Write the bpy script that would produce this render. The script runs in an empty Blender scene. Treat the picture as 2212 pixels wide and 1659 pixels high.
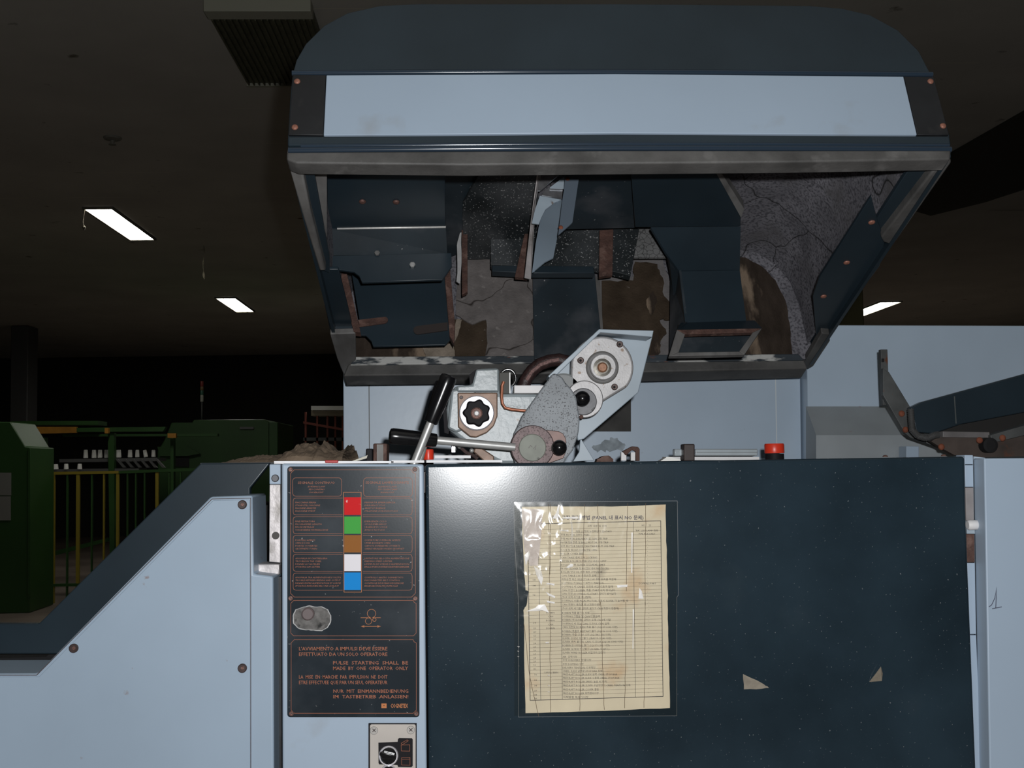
import bpy, bmesh, math, random
from mathutils import Vector, Matrix, noise
random.seed(7)
S = bpy.context.scene
COL = S.collection
F = 2400.0; W, H = 2212, 1659
CX, CY = W / 2, H / 2
# ---------------------------------------------------------------- camera
VPX, VPY, ROLL = 1000.0, 1000.0, math.radians(0.88)
cy_ = Vector(((VPX - CX) / F, (CY - VPY) / F, -1)).normalized()
a_, b_ = math.cos(ROLL), math.sin(ROLL)
cx_ = Vector((a_, b_, -(a_ * cy_.x + b_ * cy_.y) / cy_.z)).normalized()
cz_ = cx_.cross(cy_)
R = Matrix((cx_, cy_, cz_))            # camera -> world
EYE = Vector((0, 0, 1.3))
cam = bpy.data.cameras.new('camera'); cam.sensor_width = 36; cam.lens = F / W * 36
cam.clip_start = 0.02; cam.clip_end = 200
camo = bpy.data.objects.new('camera', cam); COL.objects.link(camo)
camo.matrix_world = Matrix.Translation(EYE) @ R.to_4x4()
S.camera = camo
# ---------------------------------------------------------------- world, flash, exposure
w = bpy.data.worlds.new('world'); S.world = w; w.use_nodes = True
w.node_tree.nodes['Background'].inputs[0].default_value = (0.9, 1.0, 0.8, 1)
w.node_tree.nodes['Background'].inputs[1].default_value = 0.0015
fl = bpy.data.lights.new('camera_flash', 'POINT'); fl.energy = 88; fl.shadow_soft_size = 0.012
fl.color = (0.98, 0.99, 1.0)
flo = bpy.data.objects.new('camera_flash', fl); COL.objects.link(flo)
flo.location = EYE + Vector((0.04, 0, 0.05))
S.view_settings.view_transform = 'Standard'; S.view_settings.look = 'None'
S.view_settings.exposure = 0; S.view_settings.gamma = 1
S.view_settings.use_curve_mapping = False
S.render.engine = 'CYCLES'
S.cycles.max_bounces = 5; S.cycles.transparent_max_bounces = 12
# ---------------------------------------------------------------- pixel <-> world helpers
def ray(px, py):
    return R @ Vector(((px - CX) / F, (CY - py) / F, -1))
def pl(px, py, P, N):
    d = ray(px, py); return EYE + d * ((P - EYE).dot(N) / d.dot(N))
YN = Vector((0, 1, 0))
def at(px, py, Y): return pl(px, py, Vector((0, Y, 0)), YN)
def atz(px, py, z): return pl(px, py, Vector((0, 0, z)), Vector((0, 0, 1)))
def mpp(Y): return Y / F
# hood frame
TILT = math.radians(19.8)
HD = Vector((0, math.cos(TILT), -math.sin(TILT))); HN = Vector((0, math.sin(TILT), math.cos(TILT)))
HO = Vector((0, 1.6, at(1340, 338, 1.6).z))
def hp(px, py, k, c):
    if k == 'w': return pl(px, py, HO + HN * c, HN)
    if k == 'v': return pl(px, py, HO + HD * c, HD)
    return at(px, py, c)
def HP(u, v, w_): return HO + Vector((u, 0, 0)) + HD * v + HN * w_
# ---------------------------------------------------------------- materials
def M(name, col, rough=.5, metal=0, spec=.5, var=0, vs=6, bump=0, bs=150, spots=(), coat=0, emit=None, es=0, det=6, stretch=None):
    m = bpy.data.materials.new(name); m.use_nodes = True
    nt = m.node_tree; N = nt.nodes; L = nt.links; b = N['Principled BSDF']
    b.inputs['Roughness'].default_value = rough; b.inputs['Metallic'].default_value = metal
    b.inputs['Specular IOR Level'].default_value = spec; b.inputs['Coat Weight'].default_value = coat
    b.inputs['Base Color'].default_value = (*col, 1)
    if emit:
        b.inputs['Emission Color'].default_value = (*emit, 1); b.inputs['Emission Strength'].default_value = es
    if not (var or bump or spots): return m
    g = N.new('ShaderNodeNewGeometry'); pos = g.outputs['Position']
    if stretch:
        vm = N.new('ShaderNodeVectorMath'); vm.operation = 'MULTIPLY'; vm.inputs[1].default_value = stretch
        L.new(pos, vm.inputs[0]); pos = vm.outputs[0]
    def nz(scale, detail=det, off=0):
        n = N.new('ShaderNodeTexNoise'); n.inputs['Scale'].default_value = scale; n.inputs['Detail'].default_value = detail
        if off:
            a = N.new('ShaderNodeVectorMath'); a.inputs[1].default_value = (off, off * 2, off * 3); L.new(pos, a.inputs[0]); L.new(a.outputs[0], n.inputs['Vector'])
        else: L.new(pos, n.inputs['Vector'])
        return n.outputs['Fac']
    def rng(s, lo, hi, a=0, c=1):
        r = N.new('ShaderNodeMapRange'); L.new(s, r.inputs[0])
        r.inputs[1].default_value = lo; r.inputs[2].default_value = hi; r.inputs[3].default_value = a; r.inputs[4].default_value = c
        return r.outputs[0]
    cur = None
    if var:
        mx = N.new('ShaderNodeMix'); mx.data_type = 'RGBA'
        mx.inputs[6].default_value = (*[c * (1 - var) for c in col], 1); mx.inputs[7].default_value = (*[min(1, c * (1 + var)) for c in col], 1)
        L.new(rng(nz(vs), .3, .7), mx.inputs[0]); cur = mx.outputs[2]
    rsock = None
    for i, s in enumerate(spots):
        sc, lo, hi, c = s[:4]
        mx = N.new('ShaderNodeMix'); mx.data_type = 'RGBA'
        if cur: L.new(cur, mx.inputs[6])
        else: mx.inputs[6].default_value = (*col, 1)
        mx.inputs[7].default_value = (*c, 1)
        if len(s) > 4 and s[4] == 'vor':
            v = N.new('ShaderNodeTexVoronoi'); v.inputs['Scale'].default_value = sc; L.new(pos, v.inputs['Vector'])
            f_ = rng(v.outputs['Distance'], lo, hi)
        elif len(s) > 4 and s[4] == 'crack':
            v = N.new('ShaderNodeTexVoronoi'); v.feature = 'DISTANCE_TO_EDGE'; v.inputs['Scale'].default_value = sc
            q = N.new('ShaderNodeTexNoise'); q.inputs['Scale'].default_value = sc * 2; L.new(pos, q.inputs['Vector'])
            vm = N.new('ShaderNodeVectorMath'); vm.operation = 'MULTIPLY_ADD'; vm.inputs[1].default_value = (.6 / sc,) * 3
            L.new(q.outputs['Color'], vm.inputs[0]); L.new(pos, vm.inputs[2]); L.new(vm.outputs[0], v.inputs['Vector'])
            f_ = rng(v.outputs['Distance'], lo, hi, 1, 0)
        else: f_ = rng(nz(sc, 8 if len(s) < 5 else 2, 3.1 * (i + 1)), lo, hi)
        L.new(f_, mx.inputs[0]); cur = mx.outputs[2]
    if cur: L.new(cur, b.inputs['Base Color'])
    if bump:
        bp = N.new('ShaderNodeBump'); bp.inputs['Strength'].default_value = bump; bp.inputs['Distance'].default_value = .002
        L.new(nz(bs, 3), bp.inputs['Height']); L.new(bp.outputs[0], b.inputs['Normal'])
    return m
RUSTC = (.13, .045, .02)
light_blue = M('light_blue_paint', (.335, .425, .525), .42, var=.05, vs=5, bump=.012, bs=300, spots=[(26, .70, .75, (.22, .10, .05)), (3, .62, .8, (.30, .36, .41))])
light_clean = M('light_blue_panel', (.365, .455, .56), .45, var=.03, vs=4, spots=[(7, .66, .82, (.30, .32, .34))])
lifted_blue = M('lifted_blue_paint', (.44, .54, .65), .35, var=.06, vs=4, bump=.05, bs=60, spots=[(30, .74, .8, (.12, .1, .08)), (6, .68, .85, (.24, .27, .27))])  # blue paint lightened to offset the flash falloff at the rear
dark_paint = M('dark_slate_paint', (.019, .031, .041), .33, var=.15, vs=6, bump=.012, bs=350)
door_paint = M('dark_door_paint', (.017, .030, .041), .21, spec=.30, var=.25, vs=7, bump=.016, bs=420, spots=[(300, .675, .71, (.17, .19, .20)), (5, .6, .85, (.035, .05, .06))])
dusty_dark = M('dusty_slate_paint', (.020, .030, .038), .45, var=.25, vs=8, bump=.03, bs=200, spots=[(9, .52, .75, (.085, .09, .10)), (150, .70, .74, (.3, .3, .3))])
speck_dark = M('speckled_black_lining', (.012, .016, .018), .6, var=.3, vs=20, bump=.2, bs=90, spots=[(7, .5, .72, (.08, .085, .09)), (300, .62, .67, (.38, .38, .38))], stretch=(1, .6, 1))
black_plate = M('black_plate', (.012, .013, .015), .5, var=.3, vs=15, spots=[(25, .6, .8, (.03, .03, .03))])
foam = M('stippled_grey_foam', (.19, .185, .205), .9, spec=.1, var=.3, vs=12, bump=.4, bs=260, spots=[(190, .46, .62, (.085, .083, .094)), (8, .58, .75, (.12, .115, .12)), (3, .0, .006, (.02, .02, .02), 'crack')])
crack_felt = M('cracked_grey_felt', (.16, .145, .14), .95, spec=.05, var=.22, vs=30, bump=.7, bs=200, spots=[(5.5, .0, .009, (.03, .025, .022), 'crack'), (60, .62, .72, (.24, .22, .21))])
scale_foam = M('scaly_grey_foam', (.15, .15, .15), .8, var=.2, vs=20, bump=.5, bs=120, spots=[(90, .0, .08, (.03, .03, .03), 'crack')])
brown_felt = M('brown_felt', (.055, .040, .028), .95, spec=.05, var=.3, vs=25, bump=.8, bs=220, spots=[(90, .70, .74, (.16, .14, .12))])
tan_felt = M('tan_felt', (.24, .20, .16), .95, spec=.05, var=.25, vs=40, bump=.8, bs=220)
streak_felt = M('streaked_brown_felt', (.045, .034, .027), .95, spec=.05, var=.3, vs=25, bump=.7, bs=200, spots=[(11, .54, .64, (.24, .18, .13))], stretch=(2.0, .7, .7))
seal = M('worn_rubber_seal', (.085, .083, .080), .6, var=.35, vs=15, bump=.3, bs=120, spots=[(18, .6, .75, (.17, .165, .16))])
peel = M('peeling_white_paint', (.035, .045, .055), .6, var=.3, vs=20, bump=.3, bs=100, spots=[(60, .50, .58, (.50, .50, .48)), (55, .62, .68, (.2, .06, .03))], stretch=(.3, 1, 1))
grime = M('grimy_grey_metal', (.14, .135, .13), .6, var=.3, vs=20, bump=.3, bs=100, spots=[(14, .5, .7, (.24, .24, .235)), (20, .62, .75, (.04, .045, .05))], stretch=(1, .4, .4))
rust = M('brown_rust', (.085, .042, .032), .75, var=.35, vs=60, bump=.6, bs=300, spots=[(45, .55, .68, (.17, .10, .08))])
rust_red = M('orange_rust', (.20, .06, .03), .8, var=.3, vs=80, bump=.6, bs=300)
rust_bolt = M('rusty_bolt', (.16, .085, .07), .5, metal=.4, var=.3, vs=200, bump=.4, bs=500)
rivet_m = M('copper_brown_rivet', (.30, .13, .09), .55, metal=.2, var=.25, vs=300)
bolt_dark = M('dark_brown_bolt', (.05, .03, .028), .5, var=.3, vs=200)
cast = M('bumpy_cast_grey_paint', (.29, .33, .345), .36, var=.18, vs=25, bump=.25, bs=90, spots=[(40, .66, .74, (.22, .14, .08)), (22, .62, .72, (.24, .28, .27))])
arm_grey = M('speckled_grey_arm', (.24, .26, .28), .55, var=.18, vs=14, bump=.06, bs=200, spots=[(520, .595, .62, (.03, .03, .035))])
guard_m = M('pale_blue_guard', (.36, .43, .49), .4, var=.08, vs=10, spots=[(40, .68, .74, (.15, .10, .07))])
alu = M('matt_cast_aluminium', (.43, .42, .42), .5, metal=.35, var=.12, vs=40, bump=.08, bs=300, spots=[(110, .64, .69, (.25, .19, .15))])
steel = M('brushed_steel', (.50, .50, .49), .42, metal=.5, var=.1, vs=60)
zinc = M('worn_zinc', (.55, .52, .52), .45, metal=.5, var=.15, vs=20, bump=.3, bs=80, spots=[(14, .58, .7, (.28, .26, .24))])
chrome = M('chrome_ring', (.92, .90, .95), .38, metal=.7)
chrome2 = M('bright_chrome', (.8, .8, .8), .12, metal=1)
hub_pink = M('pitted_purple_rust', (.18, .125, .125), .55, metal=.1, var=.2, vs=80, bump=.1, bs=300, spots=[(330, .54, .60, (.06, .03, .03))])
hub_mid = M('grey_green_disc', (.19, .20, .17), .55, metal=.1, var=.12, vs=60, spots=[(60, .66, .72, (.08, .08, .07))])
brass = M('rust_brown_plate', (.23, .15, .11), .5, metal=.2, var=.3, vs=40, bump=.15, bs=200)
blackp = M('glossy_black_plastic', (.006, .006, .007), .22, coat=.3)
blackk = M('dull_black_plastic', (.012, .011, .013), .6, spec=.15)
copper = M('copper_tube', (.36, .13, .07), .4, metal=.3, var=.2, vs=100)
whitep = M('white_painted_bar', (.75, .74, .74), .5, var=.05, vs=30, spots=[(60, .68, .74, (.3, .2, .15))])
white_plate = M('white_edge_plate', (.8, .8, .82), .5, var=.08, vs=30, spots=[(50, .62, .68, (.12, .1, .1))])
red_btn = M('red_button', (.75, .045, .018), .35)
red_small = M('small_red_tab', (.45, .03, .03), .5)
sign_m = M('dark_sign_print', (.020, .027, .034), .24, spec=.22, var=.15, vs=10, bump=.008, bs=300, spots=[(9, .5, .8, (.055, .065, .075)), (220, .72, .75, (.35, .35, .35))])
orange = M('orange_print', (.36, .115, .055), .6)
orange_b = M('bright_orange_print', (.55, .19, .06), .6)
swr = M('red_swatch', (.60, .012, .015), .5, spec=.08, spots=[(120, .68, .72, (.7, .5, .5))])
swg = M('green_swatch', (.06, .36, .06), .5, spec=.08); swo = M('brown_swatch', (.28, .11, .025), .5, spec=.08)
sww = M('white_swatch', (.72, .70, .74), .45); swb = M('blue_swatch', (.008, .24, .64), .5, spec=.08)
beige = M('beige_switch_plate', (.50, .46, .42), .5, var=.05, vs=20)
inkm = M('black_print', (.05, .045, .05), .7); inkb = M('blue_black_print', (.06, .06, .10), .7)
inkr = M('thin_ruled_print', (.16, .13, .10), .8)
paperm = M('yellowed_paper', (.74, .66, .50), .55, var=.10, vs=12, spots=[(16, .58, .72, (.66, .48, .30)), (9, .66, .76, (.20, .17, .13))])
crackm = M('brown_crease_line', (.13, .085, .05), .8)
fold_glint = M('painted_fold_glint', (.85, .82, .78), .35)  # pale colour painted in for highlights on the film folds
bead = M('glossy_dark_bead', (.022, .036, .055), .16)
foilm = M('crumpled_clear_tape', (.62, .56, .50), .18, metal=.6, bump=1, bs=60)
silver = M('crumpled_silver_foil', (.5, .5, .52), .25, metal=.8, bump=1, bs=45, var=.3, vs=60)
green = M('dark_green_machine_paint', (.022, .072, .014), .5, var=.2, vs=1.5)
yellow = M('yellow_machine_paint', (.26, .20, .02), .5)
orangem = M('orange_rail_paint', (.35, .16, .02), .5, var=.3, vs=8)
bobb = M('white_bobbin_card', (.93, .92, .88), .7)
dimgrey = M('dim_grey_metal', (.10, .10, .10), .5)
darkm = M('dark_interior', (.004, .004, .005), .8)
floor_m = M('worn_concrete_floor', (.20, .16, .135), .45, var=.35, vs=1.2, spots=[(1.5, .6, .7, (.07, .06, .05)), (20, .74, .78, (.5, .5, .5))])
ceil_m = M('grimy_board_ceiling', (.60, .58, .52), .8, spec=.2, var=.08, vs=1.5, spots=[(5, .68, .74, (.2, .18, .14))])
ceil_dk = M('ceiling_stain', (.16, .15, .12), .9)
duct_m = M('dark_duct', (.035, .035, .025), .7)
louver = M('dark_olive_louver', (.10, .10, .06), .5, var=.3, vs=20)
lampm = M('lit_lamp_diffuser', (.9, .9, .9), .5, emit=(1.0, .98, .90), es=24)
lampw = M('white_lamp_end', (.45, .45, .36), .5)
ragm = M('crumpled_brown_paper', (.25, .185, .13), .8, var=.3, vs=20, bump=.8, bs=60)
conduit_m = M('grey_flexible_conduit', (.13, .13, .13), .4, metal=.4)
arm_d = M('dim_bracket_metal', (.10, .105, .105), .5, metal=.3, var=.3, vs=25, spots=[(30, .66, .72, RUSTC)])
clearp = M('hazy_clear_plastic', (.40, .45, .48), .25, var=.1, vs=30)
black_hose = M('dark_red_brown_hose', (.035, .018, .017), .5, var=.3, vs=80, bump=.6, bs=200)
felt_edge = M('pale_torn_edge', (.42, .42, .42), .8, var=.2, vs=60)
# film
film = bpy.data.materials.new('clear_crinkled_film'); film.use_nodes = True
nt = film.node_tree; nt.nodes.clear()
o_ = nt.nodes.new('ShaderNodeOutputMaterial'); mx_ = nt.nodes.new('ShaderNodeMixShader'); mx_.inputs[0].default_value = .09
t_ = nt.nodes.new('ShaderNodeBsdfTransparent'); t_.inputs[0].default_value = (.97, .96, .93, 1)
g_ = nt.nodes.new('ShaderNodeBsdfGlossy'); g_.inputs['Roughness'].default_value = .12
nt.links.new(t_.outputs[0], mx_.inputs[1]); nt.links.new(g_.outputs[0], mx_.inputs[2]); nt.links.new(mx_.outputs[0], o_.inputs[0])
# ---------------------------------------------------------------- object helpers
WL = {}
def tag(o, label, cat, group=None):
    o['label'] = label; o['category'] = cat
    if group: o['group'] = group
    return o
def thing(name, loc, label, cat, group=None):
    o = bpy.data.objects.new(name, None); COL.objects.link(o); o.location = loc; WL[o.name] = Vector(loc)
    o.empty_display_size = .05
    return tag(o, label, cat, group)
def link(name, verts, faces, mat, parent=None, smooth=False, bevel=0, seg=2, part_label=None, kind=None):
    c = sum((Vector(v) for v in verts), Vector()) / len(verts)
    me = bpy.data.meshes.new(name); me.from_pydata([tuple(Vector(v) - c) for v in verts], [], faces)
    bm = bmesh.new(); bm.from_mesh(me)
    bmesh.ops.recalc_face_normals(bm, faces=bm.faces)
    if bevel:
        es = [e for e in bm.edges if len(e.link_faces) == 2 and e.calc_face_angle(0) > .35]
        for f in bm.faces: f.smooth = False
        res = bmesh.ops.bevel(bm, geom=es, offset=bevel, segments=seg, affect='EDGES', profile=.5, clamp_overlap=True)
        for f in res['faces']: f.smooth = True
    elif smooth:
        for f in bm.faces: f.smooth = len(f.verts) <= 4
    bm.to_mesh(me); bm.free()
    me.materials.append(mat)
    if smooth and not bevel:
        me.set_sharp_from_angle(angle=math.radians(40))
        for p in me.polygons: p.use_smooth = len(p.vertices) <= 4
    o = bpy.data.objects.new(name, me); COL.objects.link(o)
    WL[o.name] = c
    o.location = c - (WL[parent.name] if parent else Vector())
    if parent: o.parent = parent
    if part_label: o['label'] = part_label
    if kind: o['kind'] = kind
    return o
def prism(name, pts, vec, mat, parent=None, **k):
    n = len(pts); v = [Vector(p) for p in pts]; v += [p + vec for p in v]
    f = [list(range(n)), list(range(n, 2 * n))[::-1]] + [[i, (i + 1) % n, n + (i + 1) % n, n + i] for i in range(n)]
    return link(name, v, f, mat, parent, **k)
def poly(name, pts, Y, dep, mat, parent=None, **k):
    P = []
    for x, y in pts:
        if y > 9000: P.append(Vector((at(x, 1659 if Y < 5 else 1150, Y).x, Y, .001 + (9999 - y) * .0005)))
        else: P.append(at(x, y, Y))
    return prism(name, P, Vector((0, dep, 0)), mat, parent, **k)
def rect(name, x0, y0, x1, y1, Y, dep, mat, parent=None, **k):
    return poly(name, [(x0, y0), (x1, y0), (x1, y1), (x0, y1)], Y, dep, mat, parent, **k)
def hpoly(name, pts, kc, t, mat, parent=None, **k):
    kk, c = kc
    vec = {'w': HN, 'v': HD, 'Y': YN}[kk] * t
    return prism(name, [hp(x, y, kk, c) for x, y in pts], vec, mat, parent, **k)
def wbox(name, x0, x1, y0, y1, z0, z1, mat, parent=None, **k):
    return prism(name, [(x0, y0, z0), (x1, y0, z0), (x1, y0, z1), (x0, y0, z1)], Vector((0, y1 - y0, 0)), mat, parent, **k)
def basis(ax):
    ax = ax.normalized(); u = ax.cross(Vector((0, 0, 1)))
    if u.length < .01: u = ax.cross(Vector((1, 0, 0)))
    u.normalize(); return u, ax.cross(u)
def lathe(name, c, ax, prof, mat, parent=None, seg=32, fn=None, **k):
    """prof = (radius m, distance along axis)"""
    ax = Vector(ax).normalized(); u, v = basis(ax); vs = []; fs = []
    for r, h in prof:
        for i in range(seg):
            t = 2 * math.pi * i / seg; rr = r * (fn(t) if fn else 1)
            vs.append(Vector(c) + ax * h + (u * math.cos(t) + v * math.sin(t)) * rr)
    for j in range(len(prof) - 1):
        for i in range(seg):
            fs.append([j * seg + i, j * seg + (i + 1) % seg, (j + 1) * seg + (i + 1) % seg, (j + 1) * seg + i])
    fs.append(list(range(seg))[::-1]); fs.append([(len(prof) - 1) * seg + i for i in range(seg)])
    k.setdefault('smooth', True)
    return link(name, vs, fs, mat, parent, **k)
TOC = Vector((0, -1, 0))
def disc(name, px, py, Y, rpx, th, mat, parent=None, seg=28, ax=TOC, **k):
    r = rpx * mpp(Y); b = min(th * .3, r * .2)
    return lathe(name, at(px, py, Y), ax, [(r, 0), (r, th - b), (r - b, th)], mat, parent, seg, **k)
def dome(name, c, ax, r, h, mat, parent=None, seg=14, **k):
    return lathe(name, c, ax, [(r, 0), (r * .97, h * .35), (r * .8, h * .72), (r * .45, h * .95), (r * .12, h)], mat, parent, seg, **k)
def ball(name, c, r, mat, parent=None, **k):
    prof = [(max(r * math.sin(math.pi * i / 14), r * .02), -r * math.cos(math.pi * i / 14)) for i in range(15)]
    return lathe(name, c, TOC, prof, mat, parent, 24, **k)
def tube(name, pts, r, mat, parent=None, seg=12, radii=None, **k):
    pts = [Vector(p) for p in pts]; vs = []; fs = []; n = len(pts)
    u = None
    for i, p in enumerate(pts):
        t = (pts[min(i + 1, n - 1)] - pts[max(i - 1, 0)]).normalized()
        if u is None: u, v = basis(t)
        else:
            u = (u - t * u.dot(t)).normalized(); v = t.cross(u)
        rr = radii[i] if radii else r
        for j in range(seg):
            a = 2 * math.pi * j / seg; vs.append(p + (u * math.cos(a) + v * math.sin(a)) * rr)
    for i in range(n - 1):
        for j in range(seg):
            fs.append([i * seg + j, i * seg + (j + 1) % seg, (i + 1) * seg + (j + 1) % seg, (i + 1) * seg + j])
    fs.append(list(range(seg))[::-1]); fs.append([(n - 1) * seg + j for j in range(seg)])
    return link(name, vs, fs, mat, parent, smooth=True, **k)
def strip_geo(acc, pts, wpx, Y, closed=False):
    """flat ribbon of width wpx pixels laid on plane Y"""
    vs, fs = acc; P = [Vector(p) for p in pts]
    Q = [P[0]]
    for p in P[1:]:
        if (p - Q[-1]).length > 1e-4: Q.append(p)
    if closed and (Q[0] - Q[-1]).length < 1e-4: Q.pop()
    P = Q; n = len(P); k0 = len(vs)
    for i in range(n):
        a = P[i - 1] if (i > 0 or closed) else None
        b = P[(i + 1) % n] if (i < n - 1 or closed) else None
        d1 = (P[i] - a).normalized() if a is not None else None
        d2 = (b - P[i]).normalized() if b is not None else None
        if d1 is None: d1 = d2
        if d2 is None: d2 = d1
        q = Vector((-d1.y - d2.y, d1.x + d2.x))
        q = q.normalized() if q.length > 1e-3 else Vector((-d1.y, d1.x))
        m = wpx / 2 / max(.5, q.dot(Vector((-d1.y, d1.x))))
        for sgn in (1, -1):
            p = P[i] + q * m * sgn; vs.append(at(p.x, p.y, Y))
    for i in range(n if closed else n - 1):
        j = (i + 1) % n; fs.append([k0 + 2 * i, k0 + 2 * j, k0 + 2 * j + 1, k0 + 2 * i + 1])
def ribbons(name, lines, wpx, Y, mat, parent, closed=False, **k):
    acc = ([], [])
    for l in lines: strip_geo(acc, l, wpx, Y, closed)
    return link(name, acc[0], acc[1], mat, parent, **k)
def rrect(x0, y0, x1, y1, r, n=5):
    o = []
    for cx, cy, a0 in ((x1 - r, y0 + r, -90), (x1 - r, y1 - r, 0), (x0 + r, y1 - r, 90), (x0 + r, y0 + r, 180)):
        for i in range(n + 1):
            a = math.radians(a0 + 90 * i / n); o.append((cx + r * math.cos(a), cy + r * math.sin(a)))
    return o
def arc(cx, cy, r, a0, a1, n=24):
    return [(cx + r * math.cos(math.radians(a0 + (a1 - a0) * i / n)), cy - r * math.sin(math.radians(a0 + (a1 - a0) * i / n))) for i in range(n + 1)]
TXT = {}
def text_mesh(s, off=0):
    if (s, off) in TXT: return TXT[(s, off)]
    c = bpy.data.curves.new('t', 'FONT'); c.body = s; c.resolution_u = 1; c.offset = off
    o = bpy.data.objects.new('t', c); COL.objects.link(o)
    m = bpy.data.meshes.new_from_object(o)
    v = [tuple(p.co[:2]) for p in m.vertices]; f = [list(p.vertices) for p in m.polygons]
    bpy.data.objects.remove(o); bpy.data.curves.remove(c); bpy.data.meshes.remove(m)
    TXT[(s, off)] = (v, f); return TXT[(s, off)]
def texts(name, items, Y, mat, parent, shear=0, bold=0, **k):
    """items: (string, x0, ybase, width or None, height px)"""
    vs, fs = [], []
    for s, x0, yb, wd, ht in items:
        v, f = text_mesh(s, .014 if bold > .7 else (.008 if bold > .4 else 0))
        if not v: continue
        xs = [p[0] for p in v]; ys = [p[1] for p in v]
        mnx, mxx = min(xs), max(xs); mxy = max(ys)
        sy = ht / .73; sx = (wd / (mxx - mnx)) if wd else sy
        for ob in ((0, 0),):
            k0 = len(vs)
            for p in v:
                vs.append(at(x0 + (p[0] - mnx) * sx + p[1] * sy * shear + ob[0], yb - p[1] * sy, Y))
            fs += [[a + k0 for a in q] for q in f]
    return link(name, vs, fs, mat, parent, **k)
def struct(o): o['kind'] = 'structure'; return o
def jag(pts, amp=3, n=5):
    out = []
    for i, p in enumerate(pts):
        q = pts[(i + 1) % len(pts)]
        out.append(p)
        for j in range(1, n):
            t = j / n; out.append((p[0] + (q[0] - p[0]) * t + random.uniform(-amp, amp), p[1] + (q[1] - p[1]) * t + random.uniform(-amp, amp)))
    return out
# ================================================================ SETTING
CH = 3.5
fo = struct(wbox('floor', -9, 11, -1.5, 22, -.1, 0, floor_m)); WL['floor'] = fo.location.copy()
co = struct(wbox('ceiling', -9, 11, -1.5, 22, CH, CH + .1, ceil_m))
# seam lines between the ceiling boards
sv, sf = [], []
for j in range(26):
    y = 1.5 + j * .75
    for _ in range(5):
        x0 = random.uniform(-6, 6); L_ = random.uniform(.3, .8); k = len(sv)
        sv += [(x0, y, CH - .002), (x0 + L_, y, CH - .002), (x0 + L_, y + .006, CH - .002), (x0, y + .006, CH - .002)]
        sf.append([k, k + 1, k + 2, k + 3])
link('board_seam', sv, sf, M('pale_seam', (.75, .72, .6), .8), co, kind='stuff')
struct(wbox('wall_back', -9, 11, 22, 22.1, 0, CH, M('dark_far_wall', (.03, .03, .028), .9)))
struct(wbox('wall_left', -9.1, -9, -1.5, 22, 0, CH, bpy.data.materials['dark_far_wall']))
struct(wbox('wall_right', 11, 11.1, -1.5, 22, 0, CH, bpy.data.materials['dark_far_wall']))
col_m = M('olive_painted_column', (.16, .15, .07), .7)
p0, p1 = at(1795, 700, 9), at(1868, 700, 9)
cl_ = thing('hall_column', ((p0.x + p1.x) / 2, 9, 0), 'olive concrete column rising behind the lower right corner of the raised hood', 'column')
wbox('shaft', p0.x, p1.x, 9, 9.4, 0, CH - .001, col_m, cl_, bevel=.015)
p0, p1 = at(22, 800, 17), at(60, 800, 17)
cl_ = thing('hall_column', ((p0.x + p1.x) / 2, 17, 0), 'dim far column at the left edge behind the green machine cabinet', 'column')
wbox('shaft', p0.x, p1.x, 17, 17.4, 0, CH - .001, dimgrey, cl_, bevel=.015)
# ceiling lights (recessed)
def cpt(px, py): return atz(px, py, CH)
def ceiling_light(q, label):
    P = [cpt(*p) for p in q]; c = sum(P, Vector()) / 4
    xs0 = (P[0].x + P[3].x) / 2; xs1 = (P[1].x + P[2].x) / 2; y1 = (P[0].y + P[1].y) / 2; y0 = (P[2].y + P[3].y) / 2
    if y0 > y1: y0, y1 = y1, y0
    t = thing('ceiling_light', (c.x, c.y, CH), label, 'ceiling light', 'lit ceiling lights')
    wbox('diffuser', xs0, xs1, y0, y1, CH - .012, CH - .001, lampm, t)
    g = .018
    for a, b, c_, d in ((xs0 - g, xs0, y0 - g, y1 + g), (xs1, xs1 + g, y0 - g, y1 + g), (xs0, xs1, y0 - g, y0), (xs0, xs1, y1, y1 + g)):
        wbox('frame', a, b, c_, d, CH - .022, CH - .001, ceil_dk, t)
    for i in range(1, 3):
        x = xs0 + (xs1 - xs0) * i / 3
        wbox('louver_bar', x - .002, x + .002, y0, y1, CH - .016, CH - .012, lampw, t)
ceiling_light([(275, 514), (330, 514), (245, 447), (190, 447)], 'larger lit strip light on the left of the ceiling, nearest of the lit ones')
ceiling_light([(508, 671), (546, 671), (510, 641), (470, 642)], 'smaller lit strip light on the ceiling, just left of the raised hood')
ceiling_light([(1905, 650), (1945, 650), (1857, 683), (1817, 683)], 'lit strip light on the right, above the rear cabinet')
# unlit louvered fixture
q = [cpt(451, 14), cpt(700, 14), cpt(724, 162), cpt(534, 162)]
x0, x1 = q[3].x, q[0].x + (q[1].x - q[0].x); y0, y1 = q[0].y, q[3].y
x0 = (q[0].x + q[3].x) / 2; x1 = x0 + (cpt(675, 14).x - cpt(451, 14).x)
t = thing('unlit_ceiling_fixture', ((x0 + x1) / 2, (y0 + y1) / 2, CH), 'unlit louvered ceiling fixture with a pale end cap above the left end of the hood', 'ceiling light')
wbox('housing', x0, x1, y0, y1, CH - .05, CH - .001, louver, t, bevel=.004)
wbox('end_cap', x0 - .004, x1 + .004, y0 - .10, y0 - .001, CH - .065, CH - .001, lampw, t, bevel=.004, part_label='pale cream end cap')
for i in range(17):
    x = x0 + (x1 - x0) * (i + .5) / 17
    wbox('louver', x - .004, x + .004, y0 + .01, y1 - .01, CH - .066, CH - .051, louver, t)
wbox('louver_end', x0, x1, y1 - .012, y1 + .006, CH - .068, CH - .0505, lampw, t)
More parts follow.
